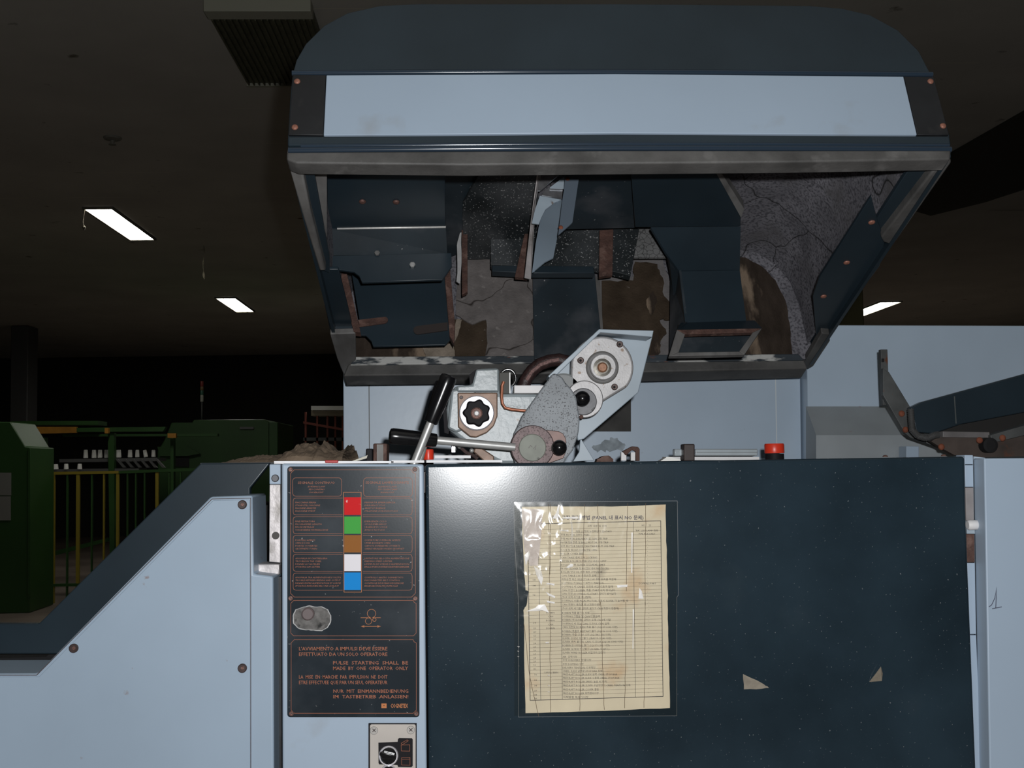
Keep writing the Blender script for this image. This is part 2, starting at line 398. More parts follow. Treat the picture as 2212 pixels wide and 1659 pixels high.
# duct on ceiling to the right
a, b = cpt(2212, 235), cpt(1985, 455)
xl, xr = cpt(2212, 390).x * 0 + 2.62, 3.3
c1 = atz(2058, 325, CH); c2 = atz(2212, 390, CH - .35)
t = thing('ventilation_duct', (c1.x + .4, 7, CH), 'dark duct running along the ceiling to the right of the raised hood', 'duct')
A_ = [cpt(2040, 336), cpt(2420, 118)]; dx = (A_[1] - A_[0])
prism('duct_body', [A_[0], A_[1], atz(2440, 330, CH), atz(2130, 432, CH), atz(2010, 462, CH), atz(1952, 445, CH)], Vector((0, 0, -.02)), duct_m, t, bevel=.005)
# sprinkler + cobwebs
s = cpt(243, 297)
t = thing('sprinkler_head', s, 'small round sprinkler head on the ceiling above the larger lit strip light', 'sprinkler')
lathe('rose', s, (0, 0, -1), [(.06, .001), (.055, .012), (.02, .02)], M('dusty_sprinkler', (.25, .24, .2), .6), t, 20)
lathe('nozzle', s, (0, 0, -1), [(.015, .0201), (.012, .045), (.025, .046), (.025, .05)], bpy.data.materials['dusty_sprinkler'], t, 12)
cob = M('dusty_cobweb', (.16, .14, .10), .9)
for (px, py, ln, lb) in ((181, 447, .20, 'dusty cobweb strand hanging at the left end of the larger lit strip light'), (440, 530, .34, 'dusty cobweb strand hanging between the two lit strip lights on the left')):
    s = cpt(px, py); pts = [s + Vector((math.sin(i) * .006, 0, -ln * i / 8)) for i in range(9)]
    tag(tube('cobweb_strand', pts, .003, cob, None, 6, radii=[.002 + .003 * (i % 3 == 1) + (.010 if i == 7 else 0) for i in range(9)]), lb, 'cobweb')
# ================================================================ BACKGROUND MACHINES (left)
YG = 12.0
t = thing('spinning_machine_cabinet', at(33, 1215, 10.5), 'dark green machine cabinet with papers taped on, at the left edge', 'machine')
gz = at(33, 1215, 10.5).z
poly('body', [(-160, 911), (22, 911), (55, 965), (66, 966), (66, 9999), (-160, 9999)], 10.5, .6, green, t, bevel=.01)
rect('door_edge', 60, 970, 65, 1285, 10.49, .009, green, t)
for (x0_, y0_, x1_, y1_) in ((-12, 1021, 24, 1070), (-12, 1072, 23, 1124)):
    rect('paper_sheet', x0_, y0_, x1_, y1_, 10.494, .004, M('grey_paper', (.22, .22, .2), .8), t)
t = thing('spinning_machine', Vector((at(220, 1200, YG).x, YG, 0)), 'long green spinning machine with orange rails behind the yellow barrier', 'machine')
poly('top_beam', [(24, 910), (212, 909), (212, 918), (24, 918)], YG, .3, green, t)
poly('orange_rail', [(32, 922), (165, 922), (165, 935), (70, 937), (32, 934)], YG - .05, .04, orangem, t, part_label='orange rail')
poly('green_rail', [(163, 924), (358, 922), (352, 932), (163, 933)], YG - .04, .08, green, t)
poly('lower_rail', [(135, 938), (470, 937), (470, 942), (135, 943)], YG + .2, .08, green, t)
rect('rail_clamp', 226, 924, 234, 936, YG - .1, .05, orangem, t); rect('rail_clamp', 362, 936, 380, 946, YG - .1, .05, orangem, t)
for q in ([(88, 945), (98, 945), (94, 9999), (80, 9999)], [(233, 935), (246, 935), (248, 9999), (239, 9999)], [(56, 920), (68, 920), (68, 9999), (56, 9999)], [(368, 945), (375, 945), (375, 9999), (368, 9999)]):
    poly('post', q, YG, .08, green, t)
poly('upper_tray', [(128, 992), (340, 988.5), (340, 996), (128, 999)], YG + .1, .35, dimgrey, t)
poly('lower_tray', [(64, 1014), (250, 1012), (300, 1012), (300, 1018), (64, 1020)], YG + .02, .3, dimgrey, t)
for i in range(6):
    x = 250 + i * 17
    poly('spindle_rail', [(x, 992), (x + 5, 992), (x + 22, 1010), (x + 15, 1010)], YG + .06, .03, dimgrey, t)
poly('foot_beam', [(95, 1196), (240, 1160), (240, 1168), (95, 1206)], YG + .4, .1, green, t)
# bobbins
def bobbin(x0_, x1_, y0_, y1_, Y, lab, g, lean=0):
    r = (x1_ - x0_) / 2 * mpp(Y); c = at((x0_ + x1_) / 2, y1_, Y); h = (y1_ - y0_) * mpp(Y)
    return tag(lathe('bobbin', c, (lean, 0, 1), [(r * .8, 0), (r, h * .05), (r * .82, h * .95), (r * .7, h)], bobb, None, 12), lab, 'bobbin', g)
UP = [(180, 190), (198, 208), (211, 221), (225, 234), (250, 262), (276, 286), (292, 301), (311, 320), (327, 336)]
ordn = ['leftmost', 'second from left', 'third from left', 'fourth from left', 'middle', 'fourth from right', 'third from right', 'leaning, second from right', 'rightmost']
for (a, b), o_n in zip(UP, ordn):
    bobbin(a, b, 972, 991.2 - a * .0155 + 1.4, YG + .2, 'white bobbin in the upper row on the green machine, ' + o_n, 'white bobbins in the upper row', -.2 if 'leaning' in o_n else 0)
for (a, b, c, d), o_n in zip([(66, 77, 1001, 1028), (93, 103, 1001, 1014), (114, 126, 1003, 1014), (138, 148, 1002, 1014), (167, 177, 1002, 1014)], ['tallest, leftmost', 'second from left', 'middle', 'second from right', 'rightmost']):
    bobbin(a, b, c, d, YG - .06, 'white bobbin in the lower row above the yellow barrier, ' + o_n, 'white bobbins in the lower row')
# dim right-hand body
t = thing('winding_machine', Vector((at(470, 1200, 13).x, 13, 0)), 'dark green machine housing with a sloped left end below the signal tower', 'machine')
poly('housing', [(370, 913), (415, 913), (418, 907), (572, 906), (582, 912), (600, 912), (600, 9999), (345, 9999), (340, 975), (355, 950)], 13, 1.2, green, t, bevel=.01)
poly('side_flap', [(340, 965), (405, 965), (432, 980), (405, 985), (345, 985)], 12.95, .04, green, t)
rect('vent_slot', 376, 985, 408, 1008, 12.98, .015, darkm, t)
rect('name_plate', 518, 922, 548, 927, 12.98, .015, dimgrey, t)
rect('panel_edge', 576, 913, 580, 1000, 12.98, .015, green, t)
c = at(436, 906, 13.2); k = mpp(13.2)
t = thing('signal_tower', c, 'thin signal tower with red and green lamps on the dark green machine', 'signal light')
lathe('pole', c, (0, 0, 1), [(.008, 0), (.008, 38 * k)], dimgrey, t, 8)
for nm, a, b, m_ in (('lamp_segment', 38, 52, M('dim_white_lens', (.35, .35, .3), .4)), ('lamp_segment', 52.5, 62, M('dim_green_lens', (.03, .12, .08), .4)), ('lamp_segment', 62.5, 70, M('dim_amber_lens', (.2, .12, .05), .4)), ('lamp_segment', 70.5, 82, M('dim_red_lens', (.22, .03, .02), .4))):
    lathe(nm, c, (0, 0, 1), [(.018, a * k), (.02, (a + 1) * k), (.02, (b - 1) * k), (.018, b * k)], m_, t, 12)
# barrier
YB = 11.2
t = thing('safety_barrier', Vector((at(180, 1200, YB).x, YB, 0)), 'yellow and green railing barrier standing in front of the long green machine', 'barrier')
poly('top_rail', [(82, 1020), (256, 1017), (256, 1023), (82, 1026)], YB, .04, yellow, t)
poly('top_rail', [(256, 1017), (425, 1011), (425, 1017), (256, 1023)], YB, .04, green, t, part_label='green length of rail')
for x, wd, yb, m_ in ((87, 7, 9999, yellow), (116, 4, 9999, yellow), (145, 3, 9999, green), (168, 7, 9999, yellow), (198, 3, 9999, green), (224, 3, 9999, yellow), (254, 6, 9999, yellow), (275, 3, 9999, green), (293, 3, 9999, green), (339, 7, 9999, yellow), (312, 3, 9999, green), (365, 3, 9999, green), (390, 3, 9999, green)):
    rect('post', x - wd / 2, 1024 - (4 if x > 256 else 0), x + wd / 2, yb, YB + .005, .03, m_, t)
poly('bottom_rail', [(82, 1262), (400, 1256), (400, 1262), (82, 1268)], YB, .03, green, t)
# far rack
t = thing('storage_rack', Vector((at(700, 1100, 15).x, 15, 0)), 'distant reddish rack with a pale top board left of the rear cover', 'rack')
rect('top_board', 672, 877, 760, 886, 15, .3, bobb, t); rect('shelf_board', 672, 887, 760, 898, 15.02, .3, M('dim_tan_board', (.3, .25, .18), .7), t)
rm = M('dim_red_post', (.25, .06, .04), .6)
for x in (658, 683, 705, 722, 738): rect('post', x, 890, x + 4, 9999, 15.05, .05, rm, t)
poly('brace', [(655, 910), (745, 926), (745, 931), (655, 915)], 15.0, .04, rm, t)
rect('lower_shelf', 655, 945, 760, 952, 15.05, .3, dimgrey, t)
# ================================================================ MACHINE LEFT CABINET
YF = 1.6
t = thing('left_cabinet', Vector((at(300, 1500, YF).x, YF + .06, 0)), 'light blue machine cabinet with a sloping top edge and three rusty bolts, lower left', 'machine cabinet')
LC = t
bot = at(300, 1659, YF); zpx = 1659 + 2000
# front outline down to floor
def floor_y(px, Y): return 9999
fy = floor_y(300, YF) - 2
poly('body', [(-260, 1456), (80, 1455), (455, 1073), (545, 1070), (548, 1240), (590, 1245), (592, fy), (-260, fy)], YF + .003, .11, light_blue, t, bevel=.003)
poly('cover_plate', [(-255, 1463), (84, 1462), (460, 1081), (539, 1079), (540, fy - 20), (-255, fy - 20)], YF, .0028, light_blue, t, bevel=.001)
ribbons('panel_seam', [[(-250, 1458.5), (79, 1458.5), (458, 1078), (541.5, 1076), (542, 1900)]], 1.6, YF - .0006 + .0035, bolt_dark, t)
for (x, y) in ((524, 1090), (160, 1400), (524, 1443)):
    b = disc('bolt', x, y, YF - .0002, 9.5, .004, bolt_dark, t, 20)
    disc('hex_socket', x, y, YF - .0045, 4, .0006, rust_bolt, b, 6)
t = thing('dark_frame_band', Vector((at(300, 1300, 1.73).x, 1.74, 0)), 'dark slate sheet frame rising diagonally behind the left cabinet', 'machine frame')
poly('sheet', [(-300, 1347), (84, 1347), (433, 1001), (584, 1000), (540, 1055), (541, 1100), (430, 1150), (130, 1413), (-300, 1413)], 1.725, .015, dark_paint, t, bevel=.002)
x_l = at(-300, 1400, 1.75).x
prism('gap_shade_body', [Vector((x_l, 1.75, 0)), Vector((at(604, 1400, 1.75).x, 1.75, 0)), Vector((at(604, 1050, 1.75).x, 1.75, 1.24)), Vector((at(480, 1050, 1.75).x, 1.75, 1.24)), Vector((at(100, 1413, 1.75).x, 1.75, at(100, 1413, 1.75).z - .004)), Vector((x_l, 1.75, at(100, 1413, 1.75).z - .004))], Vector((0, .2, 0)), darkm, t)  # near-black body stands in for the dark void under the band
poly('shelf_top', [(433, 1000), (760, 998), (760, 1004), (433, 1004)], 1.742, .5, dark_paint, t)
rect('foot', 0, 3000, 500, 3100, 1.9, .05, darkm, t) if False else None
# crumpled brown paper pile
prof = [(474, 998), (500, 990), (520, 987), (560, 986), (595, 984), (598, 978), (622, 964), (640, 960), (660, 963), (672, 968), (680, 957), (690, 965), (700, 974), (715, 978), (730, 970), (738, 962)]
def phi(px):
    for (a, b), (c, d) in zip(prof, prof[1:]):
        if a <= px <= c: return b + (d - b) * (px - a) / (c - a)
    return 999
vs, fs = [], []; nx, ny = 90, 22; zb = at(600, 1000, 1.75).z
for j in range(ny + 1):
    for i in range(nx + 1):
        px = 474 + (738 - 474) * i / nx; Y = 1.78 + .3 * j / ny
        base = at(px, 999, 1.78); top = at(px, phi(px), 1.9)
        e = math.sin(math.pi * min(1, max(0, j / ny))) ** .6
        z = zb + .001 + (top.z - zb) * e * (1 + .25 * noise.noise(Vector((px * .06, j * .5, 0)))) + .003 * noise.noise(Vector((px * .2, j * .9, 3))) * e
        vs.append((base.x, Y, max(z, zb + .001)))
for j in range(ny):
    for i in range(nx): fs.append([j * (nx + 1) + i, j * (nx + 1) + i + 1, (j + 1) * (nx + 1) + i + 1, (j + 1) * (nx + 1) + i])
tag(link('crumpled_paper', vs, fs, ragm, None), 'crumpled brown wrapping paper heaped on the ledge left of the sign', 'paper')
# ================================================================ CONTROL COLUMN
YC = 1.592
t = thing('control_column', Vector((at(760, 1500, YC).x, YC + .1, 0)), 'light blue upright machine column that carries the dark sign', 'machine cabinet')
fy = floor_y(760, YC) - 2
poly('front_panel', [(608, 1001), (915, 1003), (918, fy), (608, fy)], YC, .02, light_clean, t, bevel=.003)
wbox('carcass', at(612, 1659, YC).x, at(914, 1659, YC).x, YC + .0205, YC + .4, 0, 1.27, darkm, t)
wbox('top_plate', at(625, 1659, YC).x, at(914, 1659, YC).x, YC + .03, YC + .4, 1.271, 1.288, zinc, t)
poly('top_edge_strip', [(592, 996), (845, 996), (845, 1000.5), (592, 1002)], YC + .01, .3, white_plate, t, part_label='chipped white top edge')
poly('white_edge_plate', [(846, 994.5), (916, 994.3), (916, 999.5), (846, 1000)], 1.66, .06, white_plate, t)
poly('paper_scrap', [(760, 996), (790, 985), (794, 983), (792, 990), (770, 996)], YC + .1, .003, M('cream_paper', (.6, .58, .5), .7), t)
rect('red_tab', 702, 994, 730, 1000, YC + .005, .012, red_small, t, bevel=.001, part_label='small red plastic tab')
b = poly('side_bracket', [(582, 1003), (606, 1003), (606, 1046), (582, 1046)], 1.625, .03, light_clean, t, bevel=.001)
disc('bolt', 595, 1033, 1.6248, 8, .004, M('grey_bolt', (.12, .12, .13), .4, metal=.5), b, 20)
b = poly('zinc_plate', [(582, 1046.5), (606, 1046.5), (606, 1216), (581, 1214)], 1.622, .03, zinc, t, bevel=.001)
disc('hole', 595.5, 1157, 1.6218, 8, .0008, M('hole_shadow_metal', (.06, .055, .05), .6), b, 20)
rect('lower_bracket', 556, 1218, 604, 1242, 1.64, .04, zinc, t, bevel=.002)
rect('gap_shade_strip', 592, 1246, 608, floor_y(600, 1.65) - 2, 1.65, .03, black_plate, t)  # black strip painted in for the shade of the gap beside the column
# ---------------- sign
YS = YC - .003
SG = thing('sign_plate', at(763, 1549, YS), 'dark signal sign plate with orange lettering and five coloured squares', 'sign')
sp = rrect(620.5, 1007.5, 906, 1549.5, 7)
# plate with a torn round hole: build outline with keyhole is messy -> plate plus a recessed-looking worn opening piece
poly('plate', sp, YS, .0028, sign_m, SG, bevel=.0004)
YT = YS - .0004
A1 = lambda x, y: (570 + x / 5.027, 980 + y / 5.027)
A2 = lambda x, y: (570 + x / 4.378, 1280 + y / 4.378)
lines = []
def notch(x0_, y0_, x1_, y1_, cc=8, which='all'):
    o = []
    def corner(cx, cy, a0, do):
        if do:
            return [(cx + cc * math.cos(math.radians(a0 - 90 * i / 5)), cy + cc * math.sin(math.radians(a0 - 90 * i / 5))) for i in range(6)]
        return None
    o += [(x0_ + cc, y0_), (x1_ - cc, y0_)]
    o += [(x1_ - cc + cc * .3, y0_ + cc * .7), (x1_, y0_ + cc)]
    o += [(x1_, y1_ - cc), (x1_ - cc * .7, y1_ - cc * .3), (x1_ - cc, y1_)]
    o += [(x0_ + cc, y1_), (x0_ + cc * .3, y1_ - cc * .7), (x0_, y1_ - cc), (x0_, y0_ + cc), (x0_ + cc * .7, y0_ + cc * .3)]
    return o
fr = [notch(*A1(290, 175), *A1(1645, 1557)), notch(*A2(255, 75), *A2(1440, 410), cc=6), notch(*A2(258, 445), *A2(1442, 1142), cc=7)]
for (a, b, c, d) in ((312, 262, 845, 462), (1083, 262, 1612, 465)): fr.append(rrect(*A1(a, b), *A1(c, d), 7))
ribbons('orange_border', fr, .8, YT, orange, SG, closed=True)
op = []
for (a, b) in ((482, 665), (685, 870), (888, 1075), (1093, 1277), (1297, 1482)):
    x0_, y0_ = A1(318, a); x1_, y1_ = A1(855, b); op.append([(x1_, y0_)] + [p for p in rrect(x0_, y0_, x1_, y1_, 6)[18:24]][::1] * 0 + [(x0_ + 6, y0_), (x0_ + 1.5, y0_ + 1.5), (x0_, y0_ + 6), (x0_, y1_ - 6), (x0_ + 1.5, y1_ - 1.5), (x0_ + 6, y1_), (x1_, y1_)])
    x0_, y0_ = A1(1075, a); x1_, y1_ = A1(1610, b); op.append([(x0_, y0_), (x1_ - 6, y0_), (x1_ - 1.5, y0_ + 1.5), (x1_, y0_ + 6), (x1_, y1_ - 6), (x1_ - 1.5, y1_ - 1.5), (x1_ - 6, y1_), (x0_, y1_)])
ribbons('orange_row_line', op, .8, YT, orange, SG)
ribbons('orange_swatch_frame', [[A1(865, 420), A1(1056, 420), A1(1060, 1503), A1(870, 1503)]], 1.0, YT, orange_b, SG, closed=True)
for (a, b, m_) in ((473, 665, swr), (682, 870, swg), (884, 1073, swo), (1092, 1275, sww), (1290, 1480, swb)):
    x0_, y0_ = A1(873, a); x1_, y1_ = A1(1054, b)
    rect('colour_square', x0_, y0_, x1_, y1_, YT - .0002, .0008, m_, SG, part_label=m_.name.split('_')[0] + ' square')
def tl(s, x, y, wd, h): X, Y_ = A1(x, y); return (s, X, Y_, wd / 5.027, h / 5.027)
T = [tl('SEGNALE CONTINUO', 370, 328, 400, 26), tl('SEGNALE LAMPEGGIANTE', 1105, 326, 470, 26)]
texts('heading_print', T, YT, orange, SG, bold=.35)
T = [tl('BURNING LAMP', 478, 366, 185, 17), tl('FEU CONTINU', 488, 396, 168, 17), tl('DAUERLICHT', 495, 428, 150, 17),
     tl('BLINKING LAMP', 1243, 366, 200, 17), tl('FEU CLIGNOTANT', 1238, 396, 212, 17), tl('BLINKLICHT', 1268, 428, 145, 17)]
rows = [(538, ['MACCHINA FERMA', 'STANDSTILL MACHINE', 'MACHINE ARRETEE', 'MASCHINE STEHT'], [225, 268, 225, 215], ['FERMATA EMERGENZA', 'EMERGENCY STOP', "ARRET D'URGENCE", 'STILLSTAND DURCH NOT-AUS'], [335, 222, 225, 360]),
        (743, ['FINE METRATURA', 'PROGRAMMED LENGTH', 'FIN DE METRAGE', 'VORGEGEBENE MATERIALLÄNGE'], [212, 285, 203, 355], ['EMERGENZA CICLO', 'CYCLE EMERGENCY', 'URGENCE DU CYCLE', 'ZYKLUS NOT-AUS'], [238, 240, 245, 218]),
        (947, ['PORTELLI APERTI', 'OPEN DOORS', 'PORTES OUVERTES', 'GEÖFFNETE TÜREN'], [212, 158, 238, 235], ['COPERTURE SUPERIORI APERTE', 'UPPER BONNETS OPEN', 'CAPOTS SUPERIEURS OUVERTS', 'OBERE VERKLEIDUNGEN GEÖFFNET'], [390, 278, 385, 430]),
        (1145, ['ANOMALIA IN CANTRELLIERA', 'TROUBLE IN THE CREEL', 'PANNES AU RATELIER', 'STÖRUNG AM GATTER'], [348, 285, 268, 268], ['LIMITATORE VELOCITA ALIMENTAZIONE', 'FEEDING SPEED LIMITER', "LIMITEUR DE VITESSE D'ALIMENTATION", 'EINLAUFGESCHWINDIGKEITSBEGRENZER'], [485, 300, 483, 485]),
        (1352, ['ANOMALIA TRA ALIMENTAZIONE E USCITA', 'TROUBLE BETWEEN FEEDING AND OUTPUT', 'PANNES ENTRE ALIMENTATION ET SORTIE', 'STÖRUNG ZWISCHEN EIN- UND AUSLAUF'], [495, 490, 493, 470], ['CONTROLLO NASTRO DISINNESTATO', 'DISCONNECTED BELT CONTROL', 'CONTROLE DE RUBAN DECLENCHE', 'BANDABSCHALTKONTROLLE'], [420, 385, 425, 360])]
for y, l, lw, r_, rw in rows:
    for i in range(4):
        T.append(tl(l[i], 340, y + i * 31, lw[i], 17)); T.append(tl(r_[i], 1092, y + i * 31, rw[i], 17))
texts('small_print', T, YT, orange, SG, shear=.2, bold=.2)
def t2(s, x, y, x1_, h): X, Y_ = A2(x, y); return (s, X, Y_, (x1_ - x) / 4.378, h / 4.378)
T = [t2("L'AVVIAMENTO A IMPULSI DEVE ESSERE", 332, 547, 1168, 34), t2('EFFETTUATO DA UN SOLO OPERATORE', 332, 599, 1168, 34),
     t2('PULSE  STARTING  SHALL  BE', 655, 680, 1363, 34), t2('MADE  BY  ONE  OPERATOR  ONLY', 655, 732, 1363, 34),
     t2('LA  MISE  EN  MARCHE  PAR  IMPULSION  NE  DOIT', 332, 814, 1168, 34), t2('ETRE EFFECTUEE QUE PAR UN SEUL OPERATEUR', 332, 866, 1168, 34),
     t2('NUR  MIT  EINMANNBEDIENUNG', 657, 948, 1366, 34), t2('IM  TASTBETRIEB  ANLASSEN!', 657, 1000, 1366, 34)]
texts('warning_print', T, YT, orange, SG, bold=.45)
texts('maker_print', [t2('COGNETEX', 1200, 1090, 1363, 40)], YT, orange_b, SG, bold=1.0)
x0_, y0_ = A2(1112, 1050); x1_, y1_ = A2(1160, 1092)
ribbons('maker_emblem', [[(x0_ + 1, y0_ + 1), (x1_ - 1, y0_ + 1), (x1_ - 1, y1_ - 1), (x0_ + 1, y1_ - 1)], [(x0_ + 3, y0_ + 3), (x1_ - 3, y0_ + 3), (x1_ - 3, y1_ - 3), (x0_ + 3, y1_ - 3)]], 2.2, YT, orange_b, SG, closed=True)
def circ2(x, y, r): X, Y_ = A2(x, y); return arc(X, Y_, r / 4.378, 0, 360, 24)[:-1]
ribbons('roller_symbol', [circ2(1018, 198, 40), circ2(990, 270, 30), circ2(1045, 257, 16)], .8, YT, orange_b, SG, closed=True)
ribbons('roller_symbol_line', [[A2(915, 238), A2(1105, 238)], [A2(925, 320), A2(1098, 320)]], .9, YT, orange_b, SG)
ribbons('arrow_head', [[A2(950, 312), A2(922, 320), A2(950, 328)], [A2(1072, 312), A2(1102, 320), A2(1072, 328)]], 1.0, YT, orange_b, SG)
# worn hole
hole = [A2(x, y) for x, y in ((305, 165), (380, 140), (430, 128), (480, 140), (545, 138), (600, 165), (628, 220), (625, 280), (595, 330), (545, 358), (470, 352), (400, 350), (330, 335), (285, 290), (282, 220))]
hb = poly('worn_hole_rim', [((p[0] - 674) * 1.05 + 674, (p[1] - 1336) * 1.06 + 1336) for p in jag(hole, .7, 3)], YT + .0001, .0004, felt_edge, SG, part_label='ragged pale edge of a worn hole')
hb = poly('worn_hole', jag(hole, .5, 3), YT - .0003, .0004, M('mottled_fluff', (.14, .135, .13), .9, var=.5, vs=90, bump=.8, bs=150, spots=[(60, .6, .7, (.03, .03, .03))]), SG, part_label='ragged worn hole showing grey fluff')
X, Y_ = A2(420, 200); disc('switch_stub', X, Y_, YT - .0005, 13.5, .006, M('grey_brown_stub', (.13, .10, .10), .5), SG, 20)
for (x, y) in (A1(292, 172), A1(1640, 170), A1(292, 1570), A1(1645, 1572), A2(262, 1143), A2(1441, 1143)):
    b = disc('screw', x, y, YS - .0002, 5, .0018, rust_bolt, SG, 16)
    ribbons('slot', [[(x - 3, y - 2), (x + 3, y + 2)]], 1.2, YS - .0022, bolt_dark, b)
# ---------------- selector switch box
YX = YC - .004
t = thing('selector_switch_box', at(848, 1700, YX), 'beige switch plate with a black rotary selector at the bottom edge under the sign', 'switch')
rect('backing', 796, 1563, 900, 1860, YX, .0038, blackk, t)
poly('face_plate', rrect(799, 1565, 898, 1855, 4), YX - .003, .0028, beige, t, bevel=.0006)
for (x, y) in (A2(1042, 1303), A2(1390, 1298)):
    b = disc('screw', x, y, YX - .0032, 8.5, .002, M('pale_screw', (.55, .53, .5), .35, metal=.5), t, 20)
    ribbons('cross_slot', [[(x - 3.5, y - 3.5), (x + 3.5, y + 3.5)], [(x - 3.5, y + 3.5), (x + 3.5, y - 3.5)]], 1.6, YX - .0056, bolt_dark, b)
lp = [A2(x, y) for x, y in ((1083, 1420), (1265, 1412), (1268, 1385), (1280, 1376), (1400, 1378), (1408, 1390), (1408, 1640), (1395, 1652), (1270, 1650), (1262, 1630), (1090, 1625), (1084, 1610))]
poly('dark_label', lp, YX - .0036, .0005, blackk, t)
X, Y_ = A2(1180, 1540)
b = disc('chrome_bezel', X, Y_, YX - .0037, 20.5, .004, chrome, t, 32, part_label='chrome bezel')
kn = disc('selector_knob', X, Y_, YX - .008, 17, .006, blackp, t, 28, part_label='black rotary knob')
poly('knob_grip', [A2(1090, 1530), A2(1105, 1508), A2(1250, 1545), A2(1245, 1580), A2(1120, 1575)], YX - .020, .0058, blackp, kn, bevel=.001)
X, Y_ = A2(1180, 1700); b2 = disc('chrome_bezel', X, Y_, YX - .0037, 17, .004, chrome, t, 32); disc('selector_knob', X, Y_ + 1, YX - .008, 14.5, .006, blackp, t, 28)
ribbons('lid_symbol', [[A2(1298, 1442), A2(1380, 1440), A2(1380, 1500), A2(1300, 1498)], [A2(1298, 1425), A2(1355, 1393), A2(1366, 1402), A2(1308, 1440)], [A2(1302, 1562), A2(1382, 1560), A2(1382, 1632), A2(1303, 1630)]], .7, YX - .0039, orange, t, closed=True)
ribbons('lid_symbol_line', [[A2(1302, 1577), A2(1382, 1575)]], .7, YX - .0039, orange, t)
# ================================================================ FRONT DOOR
t = thing('access_door', Vector((at(1500, 1500, YF).x, YF + .02, 0)), 'large dark slate sheet metal front door behind the taped paper list', 'machine door')
fy = floor_y(1500, YF) - 30
poly('sheet', [(919, 1003), (1500, 995), (2085, 986), (2087, 1100), (2100, fy), (921, fy)], YF, .03, door_paint, t, bevel=.0045, seg=3)
# frame of machine behind
t = thing('drawing_machine', Vector((.3, 1.9, 0)), 'machine body with a flat top behind the dark door, carrying the levers', 'machine')
xl, xr = at(924, 1659, 1.66).x, at(2084, 1659, 1.66).x
wbox('carcass', xl, xr, 1.655, 2.28, 0.0, 1.255, darkm, t)
wbox('top_plate', xl, xr, 1.65, 2.29, 1.256, 1.288, zinc, t, bevel=.002)
poly('white_edge_plate', [(921, 994.3), (1085, 993.5), (1085, 999), (921, 999.5)], 1.66, .06, white_plate, t, part_label='chipped white strip')
# right hinge post
t = thing('hinge_post', Vector((at(2096, 1500, 1.625).x, 1.64, 0)), 'narrow pale blue post with a white knob right of the dark door', 'post')
fy = floor_y(2095, 1.63) - 2
def hx(y): return (y - 985) / 670.
for (a, b, m_, n_) in ((983, 1003, light_clean, 'panel_piece'), (1004.5, 1052, light_clean, 'panel_piece'), (1053, 1125, M('grey_pink_metal', (.26, .24, .24), .5, var=.15, vs=40), 'hinge_leaf'), (1154, 1215, rust, 'hinge_leaf'), (1216, 1370, light_clean, 'panel_piece'), (1372, fy, light_clean, 'panel_piece')):
    poly(n_, [(2084 + 15 * hx(a), a), (2102 + 12 * hx(a), a), (2102 + 12 * min(hx(b), 1.0), b), (2084 + 15 * min(hx(b), 1.0), b)], 1.632, .03, m_, t, bevel=.0008)
poly('hinge_leaf', [(2088, 1125.5), (2105, 1125.5), (2106, 1153), (2089, 1153)], 1.634, .02, guard_m, t)
c = at(2101, 1134, 1.628); lathe('white_knob', c + Vector((-.008, 0, 0)), (1, 0, 0), [(.006, 0), (.0075, .002), (.0075, .014), (.006, .016)], whitep, t, 16, part_label='small white plastic knob')
# right cabinet
t = thing('right_cabinet', Vector((at(2180, 1500, YF).x + .1, YF + .1, 0)), 'light blue cabinet at the right edge with a handwritten 1', 'machine cabinet')
fy = floor_y(2150, YF) - 2
poly('body', [(2126, 990), (2420, 988), (2420, fy), (2150, fy), (2138, 1659)], YF, .035, light_clean, t, bevel=.002)
poly('side_strip', [(2104, 986), (2128, 989), (2140, 1659), (2155, fy), (2130, fy), (2117, 1659)], 1.67, .03, lifted_blue, t)
ribbons('handwritten_one', [[(2136, 1311), (2142, 1307), (2149, 1292), (2153, 1268), (2152, 1290), (2151, 1313)], [(2143, 1315), (2164, 1311)]], 1.6, YF - .0005, inkb, t, part_label='handwritten 1 in dark ink')
# ---------------- instruction sheet under film
YP = YF - .0012
B1 = lambda x, y: (1090 + x / 5.53, 1060 + y / 5.53)
B2 = lambda x, y: (1090 + x / 5.53, 1300 + y / 5.53)
PS = thing('instruction_sheet', at(1290, 1540, YP), 'yellowed printed table sheet taped to the dark door', 'paper')
ol = [B1(205, 192), B1(900, 188), B1(1400, 185), B1(1925, 165), B1(1930, 500), B1(1940, 900), B1(1948, 1200), B2(1950, 100), B2(1958, 500), B2(1970, 900), B2(1975, 1268), B2(1500, 1290), B2(900, 1310), B2(250, 1330), B2(240, 900), B2(235, 500), B2(232, 250), B2(225, 100), B1(262, 1370), B1(285, 1200), B1(250, 1190), B1(232, 920), B1(212, 500)]
poly('paper', jag(ol, .7, 4), YP, .0009, paperm, PS)
def tp(u, v):   # table space -> px ; u 0..1, v 0..1
    tlx, tly = B1(275, 398); trx, try_ = B1(1865, 360); blx, bly = B2(305, 1177); brx, bry = B2(1893, 1130)
    a = (tlx + (trx - tlx) * u, tly + (try_ - tly) * u); b = (blx + (brx - blx) * u, bly + (bry - bly) * u)
    return (a[0] + (b[0] - a[0]) * v, a[1] + (b[1] - a[1]) * v)
YI = YP - .0004
ribbons('table_frame', [[tp(0, 0), tp(1, 0), tp(1, 1), tp(0, 1)]], 1.3, YI, inkm, PS, closed=True)
ribbons('table_column_line', [[tp(c_, 0), tp(c_, 1)] for c_ in (.08, .243, .793)], .8, YI, inkm, PS)
NR = 47
